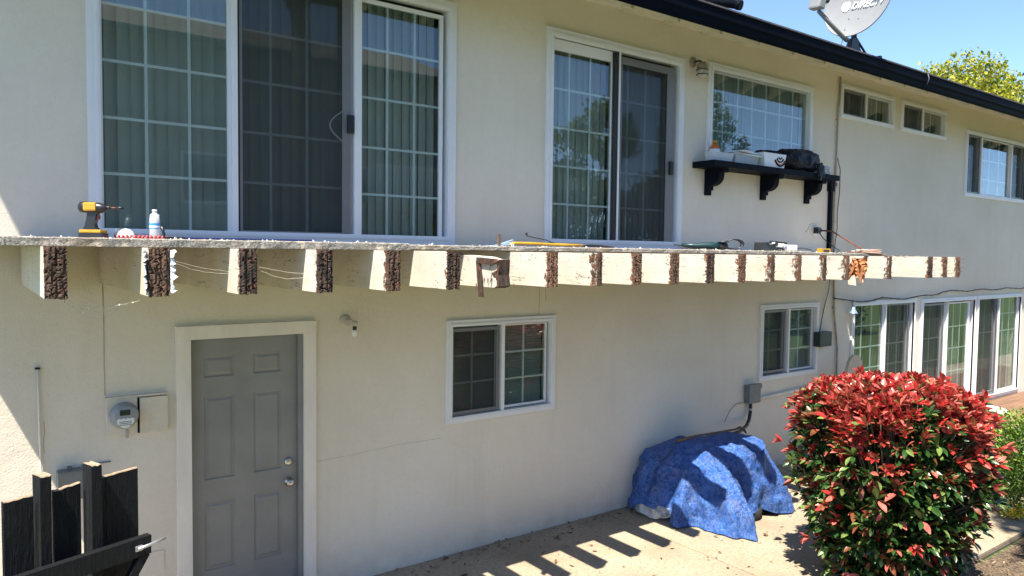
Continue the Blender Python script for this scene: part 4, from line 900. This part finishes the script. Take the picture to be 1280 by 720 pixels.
# red tipped photinia
BC = np.array([6.02, -2.50, 0.0]); bush = thing('photinia_bush', 'rounded bush with bright red top leaves and green lower leaves', 'bush', tuple(BC))
def bush_r(z):
    if z < .95: return .38 + .34 * (z / .95) ** .8
    u = (z - .95) / .68; return .72 * math.sqrt(max(0, 1 - u ** 3.2)) + .0
leaves = []
TM = leaf_mesh(.091, .039, .35, .22)
stems = MB()
for k in range(1900):
    z = .05 + 1.50 * random.random() ** .8; th = random.uniform(0, 2 * math.pi)
    top = random.random() < .36
    if top:
        rr_ = .72 * math.sqrt(random.random()); z = .95 + .64 * max(0, 1 - (rr_ / .76) ** 3.2) ** (1 / 3.2) * 1.0
    else: rr_ = bush_r(z) * random.uniform(.80, 1.0)
    lump = 1 + .07 * math.sin(5 * th + 3 * z) + .05 * math.sin(11 * th - 7 * z)
    rr_ *= lump
    p = np.array([BC[0] + rr_ * math.cos(th), BC[1] + rr_ * math.sin(th), z + random.uniform(-.04, .05)])
    if not top: p[2] += 0
    out = np.array([math.cos(th) * (rr_ / .8), math.sin(th) * (rr_ / .8), (.5 if not top else 1.3) * (1 if z > .5 else .2)]); out /= np.linalg.norm(out)
    redp = min(1, max(0, (z - .95 + .20 * math.sin(th * 4 + 1) + .12 * math.sin(th * 9)) / .42)) * .84 + .10 if z > .4 else .10
    isred = random.random() < redp
    nl = random.randint(5, 8) if isred else random.randint(5, 7)
    s0 = random.uniform(.75, 1.15)
    for q_ in range(nl):
        ph = 2 * math.pi * q_ / nl + random.uniform(-.4, .4); a_ = frame(out); spread = random.uniform(.45, .95) if isred else random.uniform(.7, 1.5)
        d = out + (a_[:, 1] * math.cos(ph) + a_[:, 2] * math.sin(ph)) * spread
        if isred: m_ = random.choices([0, 1, 2, 4], [4, 4.5, 2.2, .6])[0]
        else: m_ = random.choices([3, 4, 2, 1], [7, 2.4, .9, .5])[0]
        leaves.append((p + d * .01, frame(d, roll=random.uniform(-.8, .8)), s0 * random.uniform(.7, 1.15) * (.88 if isred else 1.0), m_))
    if k % 3 == 0:
        ctr = BC + np.array([.15 * math.cos(th), .15 * math.sin(th), .1 + z * .35]); stems.tube([tuple(ctr), tuple((ctr + p) / 2 + np.array([0, 0, .03])), tuple(p)], [.008, .006, .003], 5)
    if isred and random.random() < .03:      # long shoots
        L = random.uniform(.05, .13); e = p + out * L; stems.tube([tuple(p), tuple(e)], [.003, .002], 4)
        for q_ in range(6): ph = q_ * 1.05; a_ = frame(out); d = out + (a_[:, 1] * math.cos(ph) + a_[:, 2] * math.sin(ph)) * .6; leaves.append((e, frame(d), .9, random.choice([0, 0, 1])))
# inner dark leaves to close the volume
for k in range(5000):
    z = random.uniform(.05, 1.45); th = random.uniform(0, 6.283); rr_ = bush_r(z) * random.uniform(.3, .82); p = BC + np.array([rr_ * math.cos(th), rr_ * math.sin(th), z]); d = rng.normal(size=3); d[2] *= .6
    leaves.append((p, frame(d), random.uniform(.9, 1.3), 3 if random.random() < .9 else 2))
camp = np.array([0, -5.45, 2.66])
def front(l): v = l[0] - BC; c_ = camp - BC; return float(v[0] * c_[0] + v[1] * c_[1]) / np.linalg.norm(c_[:2]) + .35 * v[2] + l[2] * .1
order = sorted(range(len(leaves)), key=lambda i: -front(leaves[i])); outer = order[:900]; random.shuffle(outer); pick = set(outer[:300])
lv, lf = TM; lms = []
for m_ in BUSHMATS:
    me = bpy.data.meshes.new('leaf'); me.from_pydata([tuple(v) for v in lv], [], lf); me.materials.append(m_); lms.append(me)
for i in pick:
    p, M3, s_, m_ = leaves[i]; o = bpy.data.objects.new('leaf', lms[m_]); COL.objects.link(o); o.parent = bush
    mm = Matrix([[float(M3[r][c]) * s_ for c in range(3)] for r in range(3)]).to_4x4(); mm.translation = Vector(p - BC); o.matrix_local = mm
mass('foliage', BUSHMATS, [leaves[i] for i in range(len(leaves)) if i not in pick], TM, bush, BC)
stems.build('stem', BARK, bush)
q = MB()
for k in range(6): a = k * 1.05; q.tube([(6.02 + .04 * math.cos(a), -2.5 + .04 * math.sin(a), -.05), (6.02 + .12 * math.cos(a), -2.5 + .12 * math.sin(a), .35), (6.02 + .35 * math.cos(a + .3), -2.5 + .35 * math.sin(a + .3), .95)], [.03, .022, .012], 7)
q.build('trunk', BARK, bush)

# clipped green hedge shrub
def shrub(name, label, cat, c, rx, ry, h, n, mats, tm, probs, topy=True, group=None, base=.04):
    t = thing(name, label, cat, tuple(c), group); L = []; c = np.array(c, float)
    for k in range(n):
        v = rng.normal(size=3); v /= np.linalg.norm(v); v[2] = abs(v[2]); e = np.sign(v) * np.abs(v) ** .75; f_ = random.uniform(.72, 1.0) if random.random() < .8 else random.uniform(.3, .72)
        lump = 1 + .10 * mn.noise(Vector(tuple(v * 3.3 + c))) + .07 * mn.noise(Vector(tuple(v * 9 + c)))
        p = c + np.array([rx, ry, h]) * e * f_ * lump; p[2] += base * 0
        if random.random() < .35: p[2] = c[2] + random.uniform(.03, .6) * h; 
        d = v * .8 + rng.normal(size=3) * .6; d[2] += .4
        tip = (f_ > .9 and v[2] > .45)
        L.append((p, frame(d, roll=random.uniform(-1, 1)), random.uniform(.7, 1.3), 1 if (tip and random.random() < probs[1]) or random.random() < probs[0] else 0))
    mass('foliage', mats, L, tm, t, c)
    q = MB(); q.tube([(c[0], c[1], c[2] - .05), (c[0] + .03, c[1], c[2] + h * .3), (c[0], c[1] + .02, c[2] + h * .7)], [.05, .035, .015], 8); q.build('trunk', BARK, t); return t
TH = leaf_mesh(.034, .018, .2, .1)
shrub('hedge_shrub', 'dense clipped green shrub with yellow green top at right edge', 'shrub', (9.68, -2.60, -.02), 1.0, .85, 1.05, 27000, [HEDGE1, HEDGE2], TH, (.03, .85))
# yellow flowers at its foot
t = thing('yellow_flowers', 'small clump of bright yellow flowers under the green shrub', 'flowers', (8.56, -2.5, 0)); L = []
for k in range(200):
    p = np.array([8.58 + random.gauss(0, .07), -2.52 + random.gauss(0, .05), .03 + abs(random.gauss(0, .045))]); L.append((p, frame(rng.normal(size=3) + np.array([0, 0, .6])), random.uniform(.6, 1.1), 0 if random.random() < .8 else 1))
mass('blossom', [FLOWERY, HEDGE2], L, leaf_mesh(.028, .022, .2, .1), t, (8.56, -2.5, 0))

# dry leaf litter on the patio
DRY = simple('dry_leaf', (.15, .075, .04), .9, .5, 30, .2, 60); DRY2 = simple('dry_leaf_pale', (.30, .20, .12), .9, .4, 30, .2, 60); BLOT = simple('tar_spot', (.05, .04, .033), .9, .3, 30, .2, 60)
L = []
for k in range(360):
    r_ = random.random()
    if r_ < .35: x = random.uniform(2.8, 5.8); y = -abs(random.gauss(0, .16)) - .02
    elif r_ < .75: x = random.uniform(3, 8.6); y = random.uniform(-2.3, -.1)
    else: x = random.gauss(6.6, .9); y = random.gauss(-1.7, .5)
    if y > -.02 or y < -2.45: y = -1.6
    L.append((np.array([x, y, .004 + random.random() * .004]), frame(np.array([math.cos(k * 2.4), math.sin(k * 2.4), random.uniform(-.05, .2)]), roll=random.uniform(-.3, .3)), random.uniform(.35, 1.1) * random.uniform(.5, 1), 0 if random.random() < .65 else 1))
o = mass('leaf_litter', [DRY, DRY2], L, leaf_mesh(.055, .026, .5, -.15), None, (0, 0, 0)); tag(o, 'dry brown leaves scattered over the concrete patio', 'leaf litter', stuff=True)
q = MB()
for (x, y, r_) in ((3.10, -.52, .06), (3.28, -.42, .035), (2.72, -.58, .05), (2.85, -.5, .03), (4.6, -.22, .03)):
    n = 14; c_ = (x, y, .0015); vs = [c_] + [(x + r_ * (1 + .25 * random.uniform(-1, 1)) * math.cos(i * 2 * math.pi / n), y + r_ * .6 * (1 + .25 * random.uniform(-1, 1)) * math.sin(i * 2 * math.pi / n), .0008) for i in range(n)]
    q.add(vs, [(0, i + 1, (i + 1) % n + 1) for i in range(n)])
q.build('dark_spot', BLOT, patio, stuff=True)
L = []
for k in range(2600):
    x = random.uniform(5.0, 10.5); y = random.uniform(-4.6, -2.78); L.append((np.array([x, y, -.01 + random.random() * .02]), frame(np.array([math.cos(k), math.sin(k), random.uniform(-.2, .25)])), random.uniform(.3, 1.0), 0 if random.random() < .35 else 1))
o = mass('mulch_chips', [DRY, simple('straw_chip', (.33, .25, .15), .9, .4, 30, .2, 60)], L, leaf_mesh(.05, .014, .2, .1), None, (0, 0, 0)); tag(o, 'straw coloured bark chips covering the planting bed', 'mulch', stuff=True)

# ------------------------------------------------------------------ right end: wooden deck, wire table, chair
dk = thing('wooden_deck', 'low brown wooden deck in front of the right hand glass door', 'deck', (14.6, -.8, 0))
for k in range(11):
    q = MB(); q.bbox(12.6, 19.5, -.15 - .145 * k, -.01 - .145 * k, .10, .135, .004); q.build('deck_board', DECKWOOD, dk)
q = MB(); q.box(12.65, 19.4, -1.56, -.02, .0, .098); q.build('deck_frame', DECKWOOD, dk)
t = thing('wire_table', 'round white topped side table with splayed wire base', 'table', (11.02, -1.22, 0))
q = MB(); q.lathe([(0, .60), (.31, .60), (.325, .607), (.325, .622), (.31, .63), (0, .63)], 32, M=Matrix.Translation((11.02, -1.22, 0))); q.build('table_top', TRIM, t)
for k in range(30):
    a = k * 2 * math.pi / 30; q = MB(); q.tube([(11.02 + .26 * math.cos(a), -1.22 + .26 * math.sin(a), .60), (11.02 + .15 * math.cos(a + .2), -1.22 + .15 * math.sin(a + .2), .32), (11.02 + .26 * math.cos(a + .4), -1.22 + .26 * math.sin(a + .4), .01)], .005, 5); q.build('wire', DARKMETAL, t)
t = thing('garden_chair', 'beige chair with rounded back behind the red bush', 'chair', (9.5, -.5, 0))
q = MB(); bp = [(9.22, .45), (9.20, 1.10)] + [(9.20 + .19 * (1 - math.cos(i * math.pi / 10)), 1.13 + .235 * math.sin(i * math.pi / 10)) for i in range(1, 10)] + [(9.58, 1.10), (9.56, .45)]
q.prism(bp, -.36, -.32, 'y'); q.build('backrest', WICKER, t)
q = MB(); q.bbox(9.18, 9.62, -.80, -.361, .40, .45, .01); q.build('seat', WICKER, t)
for (x, y) in ((9.21, -.77), (9.59, -.77), (9.21, -.36), (9.59, -.36)):
    q = MB(); q.tube([(x, y, .001), (x, y, .40)], .018, 8); q.build('leg', DARKMETAL, t)

# ------------------------------------------------------------------ roof things
pz0 = roofz(-.30) + .09
t = thing('roof_vent', 'short black vent pipe lying over the gutter edge', 'vent pipe', (6.4, -.5, 5.1))
q = MB(); q.tube([(6.40, -.62, 5.19), (6.15, .25, 5.49)], .045, 16); q.build('pipe', BLACK, t)
q = MB(); q.tube([(6.408, -.65, 5.180), (6.397, -.61, 5.194)], .052, 16); q.build('pipe_rim', BLACK, t)
q = MB(); q.bbox(8.90, 8.945, -.80, -.74, 4.97, 5.06, .004); q.build('vent_cap', DARKMETAL, None); tag(bpy.data.objects['vent_cap'], 'tiny dark stub on the gutter right of the dish', 'stub')

t = thing('satellite_dish', 'grey satellite dish with white lettering mounted on the roof edge', 'satellite dish', (8.70, -.5, 5.09))
DC = Vector((8.66, -.62, 5.71))
nrm = Vector((-.96, .15, .15)).normalized()       # facing the camera side, tilted up
dx = Vector((0, 0, 1)).cross(nrm).normalized(); dx = -dx if dx.dot(right) < 0 else dx; dz = dx.cross(nrm) if dx.cross(nrm).z > 0 else nrm.cross(dx)
tl = R(-8); dx, dz = dx * math.cos(tl) + dz * math.sin(tl), dz * math.cos(tl) - dx * math.sin(tl)
RW, RH, DEP = .465, .43, .075
def dish_pt(u, v, off=0): return DC + dx * (u * RW) + dz * (v * RH) - nrm * (DEP * (1 - (u * u + v * v))) + nrm * off
q = MB(); nr, na = 12, 48; vs = [dish_pt(0, 0)]; 
for r_ in range(1, nr + 1):
    for a in range(na): th = 2 * math.pi * a / na; vs.append(dish_pt(r_ / nr * math.cos(th), r_ / nr * math.sin(th)))
fs = [(0, 1 + a, 1 + (a + 1) % na) for a in range(na)] + [(1 + (r_ - 1) * na + a, 1 + (r_ - 1) * na + (a + 1) % na, 1 + r_ * na + (a + 1) % na, 1 + r_ * na + a) for r_ in range(1, nr) for a in range(na)]
q.add(vs, fs, 0, True)
vs2 = [v - nrm * .014 for v in vs]; q.add(vs2, fs, 0, True); o1 = 1 + (nr - 1) * na
rim = [vs[o1 + a] for a in range(na)] + [vs2[o1 + a] for a in range(na)]; q.add(rim, [(a, (a + 1) % na, na + (a + 1) % na, na + a) for a in range(na)], 0)
q.build('reflector', DISHGREY, t)
q = MB(); q.tube([dish_pt(math.cos(2 * math.pi * a / na), math.sin(2 * math.pi * a / na), .0) for a in range(na + 1)], .008, 6, caps=False); q.build('rim', DISHGREY, t)
bot = dish_pt(-.10, -1.0)
tipv = DC + nrm * .54 - dz * .30 - dx * .02
lnb = DC + nrm * .58 - dx * .03 - dz * .20
q = MB(); q.tube([bot - nrm * .06 - dz * .03, bot + nrm * .02 - dz * .015, tipv], [.028, .028, .024], 8); q.build('feed_arm', GREYBOX, t)
q = MB()
Ml = Matrix.Translation(lnb) @ Matrix((dx, nrm, dz)).transposed().to_4x4(); q.bbox(-.085, .085, -.05, .05, -.09, .12, .02, 0, Ml); q.build('receiver', DISHGREY, t)
for s_ in (-.05, .05):
    q = MB(); q.lathe([(0, 0), (.035, 0), (.03, .05), (0, .05)], 14, M=Ml @ Matrix.Translation((s_, -.05, .03)) @ Matrix.Rotation(R(90), 4, 'X')); q.build('feed_horn', DISHDARK, t)
for (u, v) in ((-.22, -.45), (.08, -.48), (-.2, -.78), (-.45, -.72)):
    q = MB(); pp = dish_pt(u, v, .001); q.tube([pp, pp + nrm * .006], .010, 8); q.build('bolt', GALV, t)
base = Vector((8.85, -.48, roofz(-.48) + .09))
q = MB(); q.tube([bot + dx * .08 - nrm * .07 + dz * .02, base + Vector((0, 0, .30)), base + Vector((0, 0, .02))], .026, 10); q.build('mast', DISHDARK, t)
q = MB(); q.tube([base + Vector((.0, 0, .22)), base + Vector((.22, -.05, .0))], .014, 8); q.build('strut', DISHDARK, t)
q = MB(); q.tube([base + Vector((.0, 0, .22)), base + Vector((-.20, -.08, -.01))], .014, 8); q.build('strut', DISHDARK, t)
q = MB(); q.prism([(base.x - .14, base.z + .005), (base.x + .16, base.z + .005), (base.x + .04, base.z + .16), (base.x - .05, base.z + .16)], base.y - .03, base.y + .03, 'y'); q.build('foot', DISHDARK, t)
q = MB(); q.tube([bot + nrm * .02, bot - dz * .10 - dx * .02, bot - dz * .16 + dx * .06, base + Vector((-.02, -.02, .2))], .004, 6); q.build('coax', BLACKPLASTIC, t)
# lettering, pressed onto the curved reflector
def flat_text(body, size, mat, name, parent, place):
    cu = bpy.data.curves.new(name, 'FONT'); cu.body = body; cu.size = size; cu.shear = .25; cu.offset = size * .018; cu.align_x = 'LEFT'
    tmp = bpy.data.objects.new(name, cu); COL.objects.link(tmp); dg = bpy.context.evaluated_depsgraph_get(); dg.update()
    me = bpy.data.meshes.new_from_object(tmp.evaluated_get(dg)); bpy.data.objects.remove(tmp)
    for v in me.vertices: v.co = place(v.co.x, v.co.y) - Vector(parent['_o'])
    me.materials.clear(); me.materials.append(mat); o = bpy.data.objects.new(name, me); COL.objects.link(o); o.parent = parent; return o
flat_text('DIRECTV', .118, LETTERWHITE, 'lettering', t, lambda a, b: dish_pt((a - .115) / RW, (b - .075) / RH, .013))
q = MB(); cg = (-.44, .045 / RH - .17)
def gl(a, b, off=.008): return dish_pt((a - .19) / RW, (b - .037) / RH, off)
for k, (yy, hw, th_) in enumerate(((.058, .028, .006), (.040, .046, .008), (.018, .055, .009), (-.006, .058, .010), (-.030, .050, .009), (-.050, .034, .006))):
    n = 10; top_ = [gl(-hw + 2 * hw * i / n, yy + th_ - .012 * math.sin(math.pi * i / n)) for i in range(n + 1)]; bt_ = [gl(-hw + 2 * hw * i / n, yy - th_ - .006 * math.sin(math.pi * i / n)) for i in range(n + 1)]
    q.add(top_ + bt_, [(i, i + 1, n + 2 + i, n + 1 + i) for i in range(n)])
q.build('emblem', LETTERWHITE, t)

# ------------------------------------------------------------------ trees and the house opposite
def tree(label, c, trunk_h, cr, ch, n, mats, probs, leafL, group=None, dens=90):
    t = thing('leafy_tree', label, 'tree', tuple(c), group); c = np.array(c, float); L = []; q = MB()
    q.tube([(c[0], c[1], c[2]), (c[0] + .1, c[1], c[2] + trunk_h * .6), (c[0], c[1] + .1, c[2] + trunk_h)], [.22, .16, .12], 10); clumps = []
    for k in range(dens):
        v = rng.normal(size=3); v /= np.linalg.norm(v); f_ = random.random() ** .4
        p = c + np.array([0, 0, trunk_h + ch * .45]) + v * f_ * np.array([cr, cr, ch * .55]); clumps.append(p)
        if k % 2 == 0: m2 = c + np.array([0, 0, trunk_h * .8]); q.tube([tuple(m2), tuple(m2 * .5 + p * .5 + np.array([0, 0, -.2])), tuple(p)], [.06, .03, .010], 5)
    for k in range(n):
        p = random.choice(clumps) + np.clip(rng.normal(size=3), -1.7, 1.7) * cr * .085; d = rng.normal(size=3)
        L.append((p, frame(d, roll=random.uniform(-1, 1)), random.uniform(.6, 1.3), 1 if random.random() < probs else 0))
    q.build('trunk', BARK, t); o = mass('crown', mats, L, leaf_mesh(leafL, leafL * .55, .2, .1), t, c); return t
tree('tall tree behind the camera whose crown shades the bed at lower right', (4.45, -6.4, 0), 8.0, 1.45, 3.0, 16000, [NTREE, TREE1], .25, .13, dens=110)
tree('yellow green leafy tree rising behind the roof at right', (33.0, 8.4, 0), 5.1, 4.0, 5.2, 60000, [TREE1, TREE2], .6, .16, dens=170)
tree('round dark tree in the garden opposite, seen in the glass', (16.2, -12.5, 0), 2.2, 2.5, 5.4, 18000, [NTREE, TREE1], .35, .15, dens=90)
tree('taller dark tree beside the garden opposite, seen in the glass', (20.9, -12.0, 0), 2.6, 1.9, 5.8, 12000, [NTREE, TREE1], .35, .15, dens=90)
nh = thing('neighbour_house', 'beige two storey house opposite with shingle roof, seen in the glass', 'house', (5, -15, 0))
q = MB(); q.box(-6, 12.2, -22, -14.6, -.05, 7.9); q.build('wall', NSTUCCO, nh)
q = MB(); q.prism([(-14.1, 7.9), (-18.3, 9.5), (-22.5, 7.9), (-22.5, 7.75), (-18.3, 9.3), (-14.1, 7.75)], -6.6, 12.8); q.build('roof', NROOF, nh)
for (x0, z0) in ((1, 3.8), (4.5, 3.8), (8.2, 3.8), (1, 1.0), (8.2, 1.0)):
    q = MB(); q.box(x0, x0 + 1.4, -14.6, -14.54, z0, z0 + 1.3); wq = q.build('window', TRIM, nh); q = MB(); q.box(x0 + .08, x0 + 1.32, -14.541, -14.53, z0 + .08, z0 + 1.22); q.build('pane', simple('dark_pane', (.03, .035, .04), .08, .1, 3, 0), wq)
bl = thing('neighbour_balcony', 'white slatted balcony rail on the house opposite, seen in the glass', 'railing', (10.8, -14, 3.2))
for k in range(26):
    q = MB(); q.box(9.4 + k * .11, 9.44 + k * .11, -13.64, -13.60, 4.0, 5.0); q.build('baluster', TRIM, bl)
q = MB(); q.box(9.35, 12.3, -13.66, -13.58, 5.0, 5.08); q.build('handrail', TRIM, bl); q = MB(); q.box(9.3, 12.3, -14.58, -13.55, 3.75, 3.98); q.build('floor', NSTUCCO, bl)
for k, (x, y) in enumerate(((13.2, -9.5), (18.6, -9.8), (24.5, -9.2), (-4, -11))):
    shrub('garden_shrub', ['big shrub opposite the red bush, seen in the glass', 'shrub between the two trees opposite, seen in the glass', 'shrub far right across the lawn, seen in the glass', 'lone shrub at the left of the lawn, behind the camera'][k], 'shrub', (x, y, -.05), 1.6, 1.3, 2.2, 3500, [NTREE, TREE1], leaf_mesh(.12, .07, .2, .1), (.1, .3))

for o in bpy.data.objects:
    if '_o' in o: del o['_o']
